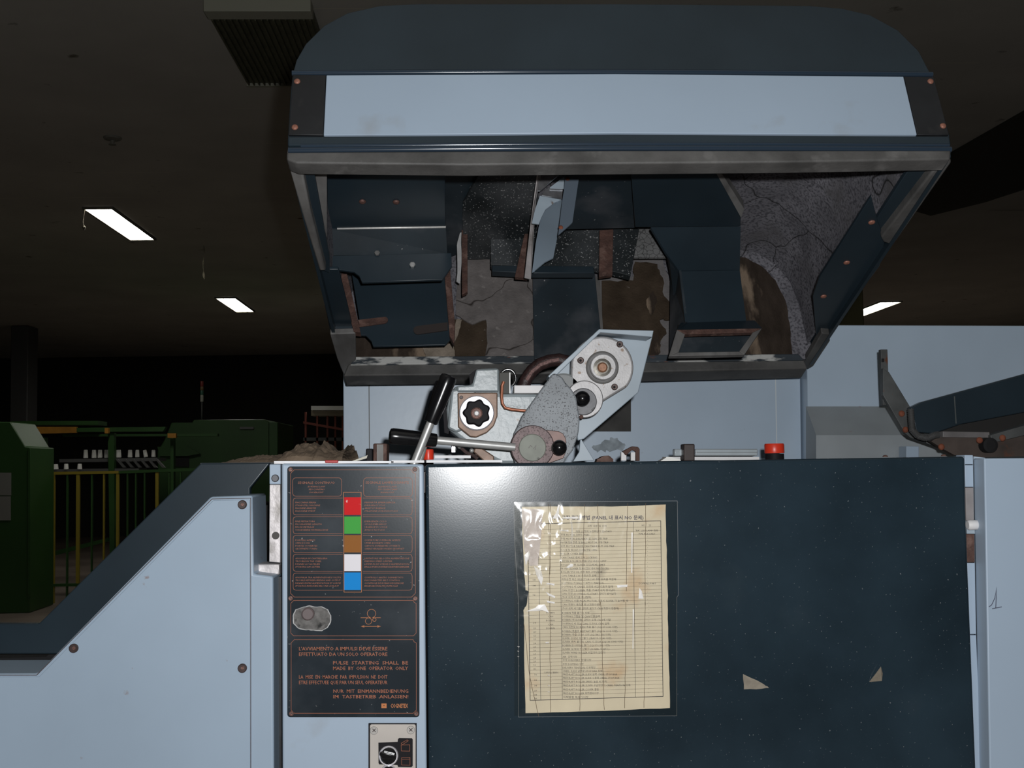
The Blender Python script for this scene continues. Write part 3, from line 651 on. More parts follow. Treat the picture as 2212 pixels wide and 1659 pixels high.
L1 = [(485, '자동 (1)정지 누전차단기 220/380V', 850, 430), (528, '주축 MOTOR 과부하 (THR)', 672, 340), (573, '주축 MOTOR (DELIVERY) 및 CAN 구동 TRIP', 670, 560), (617, 'INVERTER 주축 및 BALL MOTOR 구동 TRIP', 670, 570), (662, '보조 MOTOR DRIVE CAN TABLE BUT 구동 TRIP', 670, 640), (708, 'DOOR 및 FRONT COVER 판넬 OPEN', 672, 430), (752, 'ROLLER COVER 열림', 672, 265), (797, 'CAN TABLE 센서 S.W LOCKING', 675, 430), (840, 'FEEDER ROLLER SLIVER 감김 나온것 LIMIT', 672, 545), (885, 'ROLLER 상부 SLIVER 감김(센서) LIMIT', 672, 530), (928, 'FRONT CLEANER 및 NOZZLE 센서 PHOTO CELL', 672, 580), (970, 'ROLLER 냉각 OIL 순환 펌프 고장났을때', 675, 490), (1013, 'CAN TABLE S.W 수동운전 문제', 680, 415), (1057, '자동운전 혹은 SELECTOR S.W 수동 위치를 택할때', 680, 650), (1102, 'DOFFING 시 BALL이 회전이 계속될 시', 680, 500), (1145, 'DOFFING 시 CAN의 회전속 시간이 초과 될때', 682, 610), (1188, 'CAN 회전이 BOBBIN 측출 START 위치 벗어났다', 682, 640), (1230, 'CAN 회전 (DOFFING 시) START 위치가 벗어났다', 682, 650), (1272, '(TOP 위치 시기를 지나칠때)', 684, 350), (1315, 'DOFFING 시를 MAIN MOTOR 가동시 SLIVER 가 늦어질 때', 684, 790), (1360, 'CAN 회전이 계속할 때 (1회전이상)', 684, 450)]
L2 = [(80, '(TOP 위치 시기를 감지치 못하고 CAN 회전이 멈출때)', 686, 680), (133, 'BOBBIN 측출 불가능 상태', 686, 325), (175, 'DOFFING 그랩을 및 CAN이 없을때', 686, 450), (217, 'BOBBIN 에 SLIVER 걸치는 도중 CAN에 이탈', 688, 580), (262, 'DOFFING 시 또는 CAN 이 FULL CAN 일때', 688, 560), (303, 'CAN 회전및 BOBBIN 측출 불가 (SQ137 1132 이상)', 688, 660), (352, 'BOBBIN 측출후 RESTART 불가 (SQ136 1113 이상)', 688, 660), (394, 'BOBBIN 측출 STOP 이상 (SQ138-1114 이상)', 688, 580), (437, 'SLIVER GUIDE 하강불가 (SBA133-11280 이상)', 690, 585), (477, 'SLIVER 센서 불가능 CAN 이 STOP (SQ136-1305 이상)', 690, 725), (521, 'BOBBIN DOFFING 불가 (SQ137-1305 이상)', 690, 565), (565, 'SLIVER GUIDE 하강불가 (SLIVER 가 없다 )', 690, 560), (607, 'SLIVER WIND ROLLER 바깥까지 감겼다', 692, 510), (658, 'AIR  압력이상', 692, 175), (697, '수동 DELIVERY 상태이상', 694, 340), (745, '수동 DOFFING 이상', 694, 250), (787, 'DELIVERY TENTION 이 부적당', 694, 390), (828, 'CREEL SLIDE 앞부분 STOP BAR 동작', 694, 475), (868, 'PREDRAFT ROLLER SLIDE 왼쪽 CREEL STOP BAR', 696, 650), (911, 'PREDRAFT ROLLER SLIDE 오른쪽 CREEL STOP BAR', 696, 675), (955, 'PREDRAFT ROLLER SPEED 높을 시 동작', 696, 525), (998, 'PREDRAFT ROLLER SLIVER 공급방향의 CREEL TENTION 부족', 698, 805), (1048, 'PREDRAFT ROLLER COVER 열림', 698, 425), (1093, 'PREDRAFT ROLLER 회전센서이상', 698, 425), (1140, '자체발열 복사기이상', 700, 300)]
T = []
for y, s, x, wd in L1: X, Y_ = B1(x, y + 12); T.append((s, X, Y_, wd / 5.53, 4.0))
for y, s, x, wd in L2: X, Y_ = B2(x, y + 10); T.append((s, X, Y_, wd / 5.53, 4.0))
for s, x, y, wd, f_ in (('고장 내용 및 위치', 990, 432, 225, B1), ('비    고', 1640, 425, 110, B1), ('"BA" LED LAMP 점등', 1560, 485, 275, B1), ('자체 자연 PART', 1600, 525, 200, B1), ('DOFFING PART', 1605, 1118, 205, B1), ('CAN/BOBBIN', 468, 855, 172, B2), ('BOBBIN', 500, 325, 100, B2), ('CAN', 520, 280, 60, B2), ('BOBBIN', 498, 232, 100, B2), ('CAN', 520, 185, 60, B2), ('BOBBIN', 500, 140, 95, B2)):
    X, Y_ = f_(x, y); T.append((s, X, Y_, wd / 5.53, 3.6))
for i, y in enumerate((262, 325, 368, 412, 455, 505, 548, 588, 635, 680, 722, 765, 812)): X, Y_ = B2(345, y); T.append((str(19 + i), X, Y_, 5.5, 3.4))
for i, y in ((32, 878), (33, 945), (34, 1010), (37, 1073), (38, 1120), (39, 1165)): X, Y_ = B2(355, y); T.append((str(i), X, Y_, 5.5, 3.4))
for i, y in ((13, 1075), (14, 1143), (16, 1255)): X, Y_ = B1(338, y); T.append((str(i), X, Y_, 5.5, 3.4))
for y in range(560, 1360, 44):
    X, Y_ = B1(1703, y); T.append(('"', X, Y_, 1.6, 2.2))
for y in range(15, 1110, 45):
    X, Y_ = B2(1718, y); T.append(('"', X, Y_, 1.6, 2.2))
    if y > 350: X, Y_ = B2(552, y); T.append(('"', X, Y_, 1.6, 2.2))
def rv(py): a, b = tp(.25, 0)[1], tp(.25, 1)[1]; return (py - a) / (b - a)
RY = [B1(670, 458)[1]] + [B1(670, y + 20)[1] for y, *_ in L1] + [B2(690, y + 19)[1] for y, *_ in L2[:-1]]
ribbons('table_row_line', [[tp(0, rv(y)), tp(1, rv(y))] for y in RY], .5, YI, inkr, PS)
texts('table_print', T, YI, inkm, PS, bold=.25)
X, Y_ = B1(560, 342); T = [('기계 고장 점검 방법 (PANEL 내 표시 NO 문제)', X + 0, Y_, 1100 / 5.53, 7.5)]
texts('title_print', T, YI, inkb, PS, bold=.8)
# film sleeve
YM = YF - .0035
SL = thing('plastic_sleeve', at(1290, 1548, YM), 'clear crinkled plastic sleeve taped over the yellowed sheet', 'plastic sleeve')
fx0, fy0, fx1, fy1 = 1111, 1085, 1463, 1546
nx, ny = 96, 124; vs, fs = [], []
for j in range(ny + 1):
    for i in range(nx + 1):
        px = fx0 + (fx1 - fx0) * i / nx; py = fy0 + (fy1 - fy0) * j / ny
        u, v = i / nx, j / ny
        edge = min(1, 12 * min(u, 1 - u, v, 1 - v))
        k = (1.0 if u < .33 else .35) * (1.0 if v < .35 else .45) * 1.2
        n1 = noise.noise(Vector((px * .02, py * .007, 0))); n2 = abs(noise.noise(Vector((px * .055, py * .03, 5)))); n3 = noise.noise(Vector((px * .16, py * .05, 9)))
        d = edge * k * (.0012 + .0009 * n1 + .0012 * (1 - n2) ** 6 + .00022 * n3)
        vs.append(at(px, py, YM - abs(d)))
for j in range(ny):
    for i in range(nx): fs.append([j * (nx + 1) + i, j * (nx + 1) + i + 1, (j + 1) * (nx + 1) + i + 1, (j + 1) * (nx + 1) + i])
link('film', vs, fs, film, SL, smooth=True)
ed = M('film_edge', (.10, .11, .115), .4)
ribbons('film_edge', [[(1109, 1084), (1463, 1082), (1466, 1285), (1462, 1290), (1462, 1546), (1120, 1549), (1120, 1300), (1113, 1190), (1109, 1084)]], 1.0, YF - .0006, ed, SL)
cr = []
for xs in (((530, 160), (535, 700), (540, 1370)), ((950, 160), (940, 800), (930, 1370)), ((1115, 160), (1125, 700), (1140, 1370)), ((1470, 150), (1460, 700), (1455, 1200)), ((1685, 150), (1683, 800), (1680, 1370)), ((545, 160), (548, 600), (540, 1000))):
    cr.append([B1(x + random.uniform(-3, 3), y) for x, y in xs])
for xs in (((543, 0), (545, 700), (548, 1320)), ((930, 0), (915, 700), (898, 1300)), ((1148, 0), (1170, 700), (1192, 1290)), ((1450, 0), (1445, 700), (1435, 1270)), ((1678, 0), (1675, 700), (1665, 1265)), ((232, 260), (300, 900), (410, 1370))):
    cr.append([B2(x, y) for x, y in xs])
cr2 = []
for l in cr:
    o = []
    for a, b in zip(l, l[1:]):
        for i in range(8): o.append((a[0] + (b[0] - a[0]) * i / 8 + random.uniform(-.6, .6), a[1] + (b[1] - a[1]) * i / 8))
    cr2.append(o + [l[-1]])
ribbons('crease', cr2, .9, YM + .0008, crackm, SL)
rgl = []
for pts in ([B1(205, 220), B1(430, 215), B1(455, 300), B1(430, 600), B1(395, 900), B1(300, 900), B1(235, 700), B1(215, 400)],):
    poly('tape_flap', jag(pts, 1.2, 3), YM - .0002, .0006, M('hazy_tape', (.60, .53, .50), .5, var=.12, vs=60, bump=.5, bs=90), SL)
for pts in ([B1(560, 340), B1(640, 330), B1(660, 170), B1(640, 165), B1(620, 260), B1(590, 320)], [B1(690, 315), B1(880, 310), B1(870, 335), B1(700, 335)], [B1(650, 470), B1(760, 465), B1(765, 490), B1(660, 480)],
            [B1(800, 300), B1(812, 460), B1(806, 700), B1(800, 460)],
            [B1(730, 920), B1(790, 870), B1(820, 880), B1(815, 905), B1(760, 925)], [B1(350, 900), B1(440, 960), B1(460, 1050), B1(440, 1130), B1(380, 1010)], [B1(235, 770), B1(290, 720), B1(305, 760), B1(270, 850), B1(255, 900)],
            [B1(495, 1100), B1(600, 1110), B1(590, 1135), B1(510, 1115)], [B1(495, 1210), B1(605, 1260), B1(600, 1285), B1(520, 1250)], [B1(500, 1310), B1(600, 1330), B1(595, 1350), B1(510, 1335)],
            [B2(255, 115), B2(370, 70), B2(400, 35), B2(480, 30), B2(530, 130), B2(460, 100), B2(380, 110)], [B2(485, 480), B2(530, 478), B2(525, 495), B2(495, 497)], [B2(148, 530), B2(180, 532), B2(170, 548)], [B2(150, 650), B2(176, 652), B2(165, 662)], [B2(150, 585), B2(175, 588), B2(163, 598)], [B2(508, 872), B2(540, 874), B2(530, 890)], [B2(512, 995), B2(542, 998), B2(530, 1010)], [B2(508, 1070), B2(540, 1070), B2(530, 1085)],
            [B2(1530, 90), B2(1545, 90), B2(1538, 560), B2(1528, 560)], [B1(1515, 500), B1(1530, 500), B1(1525, 980), B1(1512, 980)], [B1(1340, 1130), B1(1470, 1120), B1(1465, 1150), B1(1350, 1160)], [B1(1610, 1160), B1(1640, 1200), B1(1660, 1290), B1(1600, 1290)]):
    c = sum((Vector(p) for p in pts), Vector((0, 0))) / len(pts)
    V = [at(x, y, YM - .0012) for x, y in pts]; cc = at(c.x, c.y, YM - .0022)
    link('crinkle', V + [cc], [[i, (i + 1) % len(V), len(V)] for i in range(len(V))], fold_glint, SL, kind=None)  # pale facets imitate glints where the crumpled film catches the flash
# torn stickers
tag(poly('sticker_scrap', jag([A for A in ((1605, 1456), (1650, 1478), (1661, 1486), (1645, 1488), (1607, 1489))], .8, 3), YF - .0008, .0006, M('torn_cream_sticker', (.24, .21, .165), .7, var=.2, vs=80, spots=[(60, .62, .7, (.3, .12, .05))])), 'larger torn triangular cream sticker scrap low on the dark door', 'sticker')
V = [at(1878, 1473, YF - .001), at(1905, 1471, YF - .001), at(1907, 1455, YF - .002), at(1903, 1440, YF - .008), at(1890, 1458, YF - .006)]
tag(prism('sticker_scrap', V, Vector((0, .0006, 0)), M('curled_sticker', (.24, .21, .165), .35, var=.2, vs=80)), 'smaller curled sticker scrap on the right part of the dark door', 'sticker')
# ================================================================ REAR WALL AND RIGHT BOX
YR = 2.42
t = thing('rear_cover', Vector((at(1230, 900, YR).x, YR + .03, 0)), 'pale blue upright rear sheet standing behind the levers under the hood', 'machine cover')
lo = floor_y(1230, YR) - 2
poly('sheet', [(741, 740), (1728, 740), (1726, lo), (741, lo)], YR, .05, lifted_blue, t, bevel=.002)
ribbons('seam', [[(797, 812), (798, 990)]], 2.0, YR - .0005, dimgrey, t)
ribbons('seam', [[(1675, 798), (1678, 975)]], 2.2, YR - .0005, M('pale_seam_edge', (.6, .65, .68), .4), t)
poly('dark_opening', [(1285, 876), (1363, 860), (1363, 932), (1280, 932)], YR - .004, .0035, M('dark_square_patch', (.035, .033, .03), .7, var=.5, vs=20), t)
stn = M('brown_grey_dirt', (.30, .345, .38), .8, var=.3, vs=60)
poly('dirt_smear', jag([(1278, 966), (1300, 955), (1318, 945), (1335, 950), (1352, 962), (1345, 975), (1310, 972), (1290, 978)], 4, 4), YR - .0006, .0004, stn, t, part_label='faint brown dirt smear')
YQ = 2.38
t = thing('rear_cabinet', Vector((at(1990, 900, YQ).x, YQ + .2, 0)), 'tall pale blue cabinet behind on the right with a sloping ledge', 'machine cabinet')
lo = floor_y(1990, YQ) - 2
poly('body', [(1742, 702), (2500, 704), (2500, lo), (1742, lo)], YQ, .5, lifted_blue, t, bevel=.003)
P = [at(1741, 878, YQ - .001), at(2010, 878, YQ - .001), at(2060, 940, 2.30), at(1763, 940, 2.30)]
Pd = [at(1741, 1010, YQ - .001), at(2010, 1010, YQ - .001), at(2060, 1010, 2.30), at(1763, 1010, 2.30)]
link('sloping_ledge', P + Pd, [[0, 1, 2, 3], [3, 2, 6, 7], [0, 3, 7, 4], [1, 2, 6, 5], [4, 5, 6, 7], [0, 1, 5, 4]], M('dusty_ledge', (.30, .33, .35), .5, var=.08, vs=10, spots=[(30, .7, .78, (.25, .1, .05))]), t, part_label='dusty grey sloping ledge')
rect('junction_box', 1958, 964, 1985, 1000, 2.25, .04, light_clean, t, bevel=.001)
# feed arm assembly
t = thing('side_mechanism', at(2000, 1000, 2.0), 'dark bracket arm with conduit and long dark panel on the right, before the rear cabinet', 'machine arm')
D1 = lambda x, y: (1840 + x / 5.946, 740 + y / 5.946)
poly('upright_bar', [D1(370, 88), D1(460, 88), D1(470, 380), D1(480, 805), D1(400, 805), D1(385, 500)], 2.15, .012, arm_d, t, bevel=.001)
dd = rect('square_hole', *D1(383, 205), *D1(417, 250), 2.149, .0008, darkm, t)
poly('diagonal_plate', [D1(462, 370), D1(480, 380), D1(760, 840), D1(790, 1100), D1(1180, 1290), D1(1300, 1440), D1(1150, 1360), D1(750, 1220), D1(680, 1160), D1(480, 810), D1(405, 680), D1(400, 330)], 2.13, .012, arm_d, t, bevel=.001)
poly('long_panel', [D1(755, 835), D1(900, 765), D1(2400, 355), D1(3400, 60), D1(3400, 700), D1(2300, 880), D1(1400, 1050), D1(1050, 1170), D1(830, 1150)], 2.08, .02, dark_paint, t, bevel=.002)
ribbons('panel_weld', [[D1(1318, 690), D1(1340, 1040)]], 2.5, 2.0795, M('grey_weld', (.08, .09, .09), .5), t)
poly('under_rail', [D1(1170, 1140), D1(1770, 1150), D1(1775, 1225), D1(1170, 1215)], 2.05, .03, M('grey_bar', (.16, .15, .15), .5, var=.2, vs=30), t, bevel=.001)
poly('side_rail', [D1(1780, 1190), D1(2230, 1060), D1(2600, 950), D1(2600, 1060), D1(2230, 1190), D1(1800, 1290)], 2.04, .03, arm_d, t, bevel=.001)
poly('lower_plate', [D1(1020, 1270), D1(1160, 1180), D1(1800, 1230), D1(2230, 1200), D1(2600, 1150), D1(2600, 1450), D1(1560, 1478), D1(1320, 1445), D1(1180, 1370)], 2.06, .015, M('dark_rusty_plate', (.06, .045, .038), .6, var=.4, vs=20, spots=[(20, .6, .7, (.12, .04, .02))]), t)
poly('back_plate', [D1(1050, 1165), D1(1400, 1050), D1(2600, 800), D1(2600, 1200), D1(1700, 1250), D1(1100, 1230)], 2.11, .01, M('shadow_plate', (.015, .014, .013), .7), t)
X, Y_ = D1(1720, 1320); lathe('pivot_tube', at(X, Y_, 2.05), TOC, [(.014, 0), (.014, .02), (.009, .021)], darkm, t, 20)
for (x, y) in ((640, 912), (690, 1120), (1150, 1340), (1640, 1255), (1935, 1225)):
    X, Y_ = D1(x, y); dome('rusty_bolt', at(X, Y_, 2.129 if x < 1000 else 2.039), TOC, .0062, .004, rust_red, t)
cp = []
for i in range(41):
    u = i / 40
    pts = [(755, 850), (765, 1000), (775, 1120), (850, 1200), (960, 1230), (1060, 1190), (1120, 1180)]
    f_ = u * (len(pts) - 1); k = min(int(f_), len(pts) - 2); r_ = f_ - k
    X, Y_ = D1(pts[k][0] + (pts[k + 1][0] - pts[k][0]) * r_, pts[k][1] + (pts[k + 1][1] - pts[k][1]) * r_)
    cp.append(at(X, Y_, 2.04))
pp, rr = [], []
for i in range(len(cp) - 1):
    for j in range(2):
        pp.append(cp[i].lerp(cp[i + 1], j / 2)); rr.append(.0066 if j else .0052)
tube('conduit', pp, .006, conduit_m, t, 10, radii=rr, part_label='grey ribbed conduit')
for (x, y) in ((430, 1452), (1180, 1442)):
    X, Y_ = D1(x, y)
    dome('rusty_bolt', at(X, Y_ + 3, 1.64), (0, 0, 1), .004, .003, rust, None)
    o = bpy.context.scene.collection.objects[-1]
bolts = [o for o in COL.objects if o.name.startswith('rusty_bolt') and not o.parent]
for o, l in zip(bolts, ('rusty bolt head on the door top edge, left of the small junction box corner', 'rusty bolt head on the door top edge, near its right corner')): tag(o, l, 'bolt', 'bolt heads along the door top edge')
# ================================================================ SMALL ITEMS ON TOP
def red_button(x0_, x1_, y0_, y1_, yb, Y, label):
    c = at((x0_ + x1_) / 2, yb, Y); r = (x1_ - x0_) / 2 * mpp(Y); h = (yb - y0_) * mpp(Y); hm = (yb - y1_) * mpp(Y)
    t = thing('emergency_button', c, label, 'button')
    lathe('base', c, (0, 0, 1), [(r * .92, -.004), (r * .95, 0), (r * .95, hm - .0008)], blackk, t, 28)
    lathe('cap', c, (0, 0, 1), [(r * .98, hm), (r, hm + .001), (r, h - .002), (r * .93, h)], red_btn, t, 32, part_label='red cap')
red_button(1652, 1695, 958, 979, 996, 1.95, 'red push button on a black base near the right end of the machine top')
red_button(914, 937, 971, 993, 1001, 1.78, 'small red push button beside the foot of the upright lever')
t = thing('stop_block', at(821, 1000, 1.70), 'dark rusty steel block standing on the machine top left of the levers', 'block')
rect('block', 806, 958, 836, 1003, 1.70, .05, rust, t, bevel=.002); rect('worn_face', 814, 960, 828, 1000, 1.6985, .0014, grime, t)
rect('dark_lug', 790, 969, 805, 1003, 1.72, .03, blackk, t, bevel=.002)
t = thing('guide_block', at(1489, 997, 1.9), 'dark brown upright block with a clear plastic cased strip behind it', 'block')
rect('block', 1477, 959, 1501, 996, 1.9, .03, M('dark_brown_block', (.04, .025, .022), .5), t, bevel=.002)
rect('clear_case', 1502, 970, 1637, 985, 1.93, .02, clearp, t, bevel=.002, part_label='clear plastic case')
ribbons('case_line', [[(1502, 977), (1636, 977)], [(1502, 970.5), (1636, 970.5)], [(1502, 984), (1630, 984)]], 1, 1.9295, dimgrey, t)
rect('case_end', 1457, 970, 1476, 985, 1.92, .02, clearp, t, bevel=.002)
rect('base_strip', 1435, 987, 1640, 994, 1.95, .02, whitep, t)
t = thing('spring_clip', at(1362, 996, 1.88), 'small rusty hooked clip on the machine top right of the grey arm', 'clip')
poly('hook', [(1345, 975), (1366, 964), (1378, 965), (1382, 970), (1382, 996), (1374, 996), (1373, 975), (1366, 972), (1352, 984)], 1.88, .012, rust, t, bevel=.001)
rect('white_pad', 1342, 977, 1353, 995, 1.885, .01, whitep, t); rect('white_pad', 1363, 977, 1372, 995, 1.885, .01, whitep, t)
tag(poly('rag_scrap', jag([(1290, 992), (1305, 985), (1315, 984), (1325, 992), (1325, 998), (1288, 998)], .6, 3), 1.9, .03, rust, None), 'small brown scrap lying right of the grey foot plate', 'scrap')
tag(poly('lint_scrap', jag([(1428, 995), (1440, 987), (1452, 988), (1470, 993), (1470, 998), (1428, 998)], .6, 3), 1.9, .03, bobb, None), 'white lint tuft left of the dark brown block', 'lint')
# ================================================================ DRAFTING HEAD
E = lambda x, y: (790 + x / 3.352, 690 + y / 3.352)
t = HDt = thing('drafting_head', at(1090, 1000, 1.85), 'grey cast gearbox head with a round chrome ringed handwheel on the machine top', 'gearbox')
poly('casting', [(1033, 796), (1079, 794), (1081, 850), (1181, 850), (1181, 1003), (1085, 1003), (1030, 975), (990, 945), (968, 928), (964, 885), (972, 850), (983, 834), (1020, 831)], 1.80, .16, cast, t, bevel=.006, seg=3)
poly('left_shoulder', [(975, 842), (1020, 832), (1030, 842), (1010, 925), (985, 935), (966, 925)], 1.79, .02, cast, t, bevel=.004)
poly('upper_cap', [E(800, 360), E(965, 355), E(965, 525), E(660, 525), E(660, 480), E(770, 475)], 1.785, .014, cast, t, bevel=.003)
poly('dark_side', [E(560, 650), E(600, 620), E(605, 800), E(600, 830), E(570, 820)], 1.81, .1, blackk, t)
poly('dark_bracket', [E(750, 400), E(800, 360), E(790, 470), E(755, 470)], 1.83, .05, blackk, t)
rect('steel_bar', *E(1075, 477), *E(1320, 535), 1.77, .04, whitep, t, bevel=.001)
poly('inner_plate', [E(965, 385), E(1045, 380), E(1045, 540), E(970, 540)], 1.80, .03, M('dark_olive_plate', (.05, .048, .04), .6), t, bevel=.001)
ribbons('plate_edge', [[E(1044, 385), E(1044, 535)]], 1.5, 1.7985, steel, t)
c = at(*E(1030, 425), 1.88); mp = mpp(1.88)
vs = [c + Vector((math.cos(a) * 17 * mp, 0, math.sin(a) * 19 * mp)) for a in [math.radians(i * 15 - 60) for i in range(18)]]
tube('chrome_ring', vs, 3.2 * mp, chrome2, t, 10, part_label='bright chrome ring')
# knob plate
kp = poly('knob_plate', [E(665, 530), E(955, 530), E(955, 700), E(930, 770), E(880, 820), E(800, 855), E(755, 850), E(668, 780)], 1.775, .02, brass, t, bevel=.002)
X, Y_ = E(803, 680)
kr = disc('chrome_flange', X, Y_, 1.774, 38, .006, chrome, t, 40, ax=Vector((.02, -1, .10)), part_label='bright chrome ring')

kw = lathe('handwheel', at(X, Y_, 1.7665), TOC, [(.018, 0), (.0205, .004), (.0205, .014), (.019, .0165), (.0175, .0175)], blackk, t, 56, fn=lambda a: 1 + .09 * math.cos(7 * a + .3), part_label='black lobed handwheel')
lathe('hub_washer', at(X, Y_, 1.7478), TOC, [(.0092, 0), (.0092, .001), (.0075, .0018)], rust_bolt, kw, 24)
lathe('socket_screw', at(X, Y_, 1.7458), TOC, [(.0045, 0), (.0045, .002), (.003, .003)], alu, kw, 8)
for (x, y) in (E(692, 565),): disc('plate_screw', x, y, 1.7748, 4, .003, bolt_dark, t, 14)
tube('copper_pipe', [at(*E(x, y), 1.765) for x, y in ((1000, 450), (988, 480), (985, 560), (990, 610), (1010, 640), (1060, 652), (1120, 658), (1200, 665))], .0024, copper, t, 10, part_label='thin bent copper pipe')
texts('cast_number', [('9201', *E(1005, 645), 45, 8)], 1.7985, M('raised_casting_number', (.20, .24, .25), .4), t, bold=.8)
poly('foot_lug', [E(800, 900), E(840, 930), E(930, 990), E(930, 1030), E(860, 1030), E(780, 960)], 1.77, .02, brass, t, bevel=.002)
for (x, y, r) in ((640, 940, 5), (680, 920, 5), (768, 950, 5), (800, 980, 4), (715, 990, 4), (735, 1000, 3)):
    X, Y_ = E(x, y); ball('fitting', at(X, Y_, 1.775), r * mpp(1.775), steel if r == 5 else bolt_dark, t)
rect('fitting_bar', *E(620, 905), *E(650, 965), 1.76, .01, chrome2, t, bevel=.001); rect('fitting_bar', *E(500, 985), *E(760, 1005), 1.755, .02, white_plate, t)
tube('fitting_pipe', [at(*E(x, y), 1.77) for x, y in ((690, 930), (730, 965), (780, 985), (810, 1010))], .003, bolt_dark, t, 8)
poly('foot_plate', [E(1555, 855), E(1570, 880), E(1655, 1020), E(1500, 1030), E(1545, 960)], 1.885, .01, guard_m, t, bevel=.001)
# hose behind
t = thing('feed_hose', at(1170, 835, 1.95), 'dark red brown curved hose arching behind the gear case', 'hose')
tube('hose', [at(*E(x, y), 1.95) for x, y in ((1135, 560), (1140, 490), (1165, 430), (1205, 370), (1260, 325), (1330, 300), (1400, 292), (1470, 310))], .0115, black_hose, t, 14)
tube('braid_edge', [at(*E(x, y), 1.937) for x, y in ((1165, 440), (1205, 378), (1262, 330), (1332, 303), (1400, 290))], .0035, M('pale_braid', (.22, .13, .12), .6, var=.5, vs=300), t, 8)
# gear case
t = thing('gear_case', at(1310, 870, 1.84), 'silver teardrop gear case with a bearing hub inside a pale blue guard', 'gear case')
poly('guard', [(1294, 711), (1412, 714.5), (1410, 725), (1379, 848), (1262, 948), (1248, 952), (1240, 900), (1195, 850), (1183, 822), (1186, 812)], 1.865, .012, guard_m, t, bevel=.0015)
poly('guard_flange', [(1294, 711), (1412, 714), (1409, 728), (1297, 718), (1190, 822), (1184, 812)], 1.80, .06, guard_m, t, bevel=.001)
cx0, cy0 = 1301, 794
pts = arc(cx0, cy0, 68, -38, 170, 30)
pts = pts + [(1233, 806), (1232, 850), (1262, 886), (1294, 873)]
cv = poly('cover', pts, 1.83, .03, alu, t, bevel=.004, seg=3)
mp = mpp(1.83)
hub = lathe('bearing_hub', at(cx0, cy0, 1.8302), TOC, [(33 * mp, -.001), (31 * mp, .003), (29 * mp, .0045), (28.5 * mp, .012), (26.5 * mp, .0135), (20 * mp, .0135)], alu, t, 40, part_label='raised round bearing hub')
lathe('groove', at(cx0, cy0, 1.8300), TOC, [(36 * mp, 0), (34 * mp, .0008)], M('dark_groove', (.10, .095, .09), .6), cv, 40)
lathe('bearing', at(cx0, cy0, 1.8164), TOC, [(19.5 * mp, 0), (19.5 * mp, .0012), (14 * mp, .002)], M('bearing_ring', (.16, .15, .13), .4, metal=.5, var=.3, vs=300), hub, 36)
for i in range(14):
    a = i / 14 * 2 * math.pi
    ball('bearing_ball', at(cx0, cy0, 1.8142) + Vector((math.cos(a), 0, math.sin(a))) * 14.5 * mp, 1.9 * mp, brass, hub) if False else None
lathe('shaft_end', at(cx0, cy0, 1.8143), TOC, [(11 * mp, 0), (11 * mp, .003), (8 * mp, .005), (3 * mp, .005)], M('rust_tan_shaft', (.28, .14, .08), .5, metal=.3, var=.3, vs=200), hub, 28)
for (x, y) in (E(1838, 181), E(1555, 298), E(1800, 490)):
    b = disc('bolt', x, y, 1.8298, 7, .006, M('dark_socket_bolt', (.07, .045, .04), .45, metal=.4), t, 20); disc('hex_socket', x, y, 1.8236, 3, .0008, darkm, b, 6)
X, Y_ = E(1580, 580)
lathe('roller_flange', at(X, Y_, 1.80), TOC, [(40 * mp, 0), (40 * mp, .008), (38 * mp, .010)], alu, t, 40)
lathe('roller_disc', at(X - 2, Y_ + 5, 1.7898), TOC, [(29 * mp, 0), (29 * mp, .004), (27 * mp, .006)], M('grey_pitted_disc', (.17, .17, .18), .5, var=.2, vs=80, spots=[(150, .62, .68, (.05, .05, .05))]), t, 36)
lathe('rear_disc', at(*E(1430, 530), 1.835), TOC, [(42 * mp, 0), (42 * mp, .004), (38 * mp, .005)], M('dull_grey_disc', (.22, .23, .23), .5), t, 36)
disc('rust_pin', *E(1558, 708), 1.79, 4.5, .008, rust, t, 12)
c = at(1258, 861, 1.755)
lathe('ball_stem', c, (0, 1, 0), [(.004, 0), (.004, .03)], steel, t, 12); ball('ball_knob', c, .0125, blackp, t, part_label='upper black ball knob')
# arm
t = thing('weighting_arm', at(1180, 1000, 1.74), 'flat speckled grey arm plate with a round rusty hub and a black ball knob', 'arm')
ap = [E(x, y) for x, y in ((1350, 395), (1375, 390), (1425, 420), (1445, 455), (1490, 505), (1525, 560), (1550, 720), (1545, 800), (1535, 850), (1500, 950), (1450, 1010), (1430, 1050), (1080, 1050), (1060, 900), (1075, 820), (1100, 770), (1130, 700))]
poly('arm_plate', ap, 1.745, .014, arm_grey, t, bevel=.0025, seg=2)
hubt = poly('hub_tongue', arc(1149, 966, 46, -60, 60, 10)[::-1] + [E(1400, 1000), E(1440, 960)] * 0 + [(1217, 990), (1223, 975), (1223, 948), (1216, 936), (1205, 931), (1180, 929)], 1.735, .009, M('smooth_brown_rust', (.12, .07, .06), .45, metal=.3, var=.25, vs=50), t, bevel=.002)
hb = lathe('hub_ring', at(1149, 966, 1.7448), TOC, [(47 * mpp(1.74), 0), (47 * mpp(1.74), .015), (45 * mpp(1.74), .018), (31 * mpp(1.74), .018)], hub_pink, t, 44, part_label='pitted rusty hub ring')
lathe('hub_cap', at(1150, 967, 1.7266), TOC, [(29.5 * mpp(1.73), 0), (29.5 * mpp(1.73), .0016), (28 * mpp(1.73), .0025)], hub_mid, hb, 40)
c = at(1208, 967, 1.705); lathe('ball_stem', c, (0, 1, 0), [(.004, 0), (.004, .03)], steel, t, 12); ball('ball_knob', c, 17 * mpp(1.705), blackp, t, part_label='lower black ball knob')
ribbons('hub_mark', [[(1142, 968), (1146, 962), (1150, 966)], [(1152, 970), (1158, 962), (1156, 972)]], 1.0, 1.7237, bolt_dark, hb)
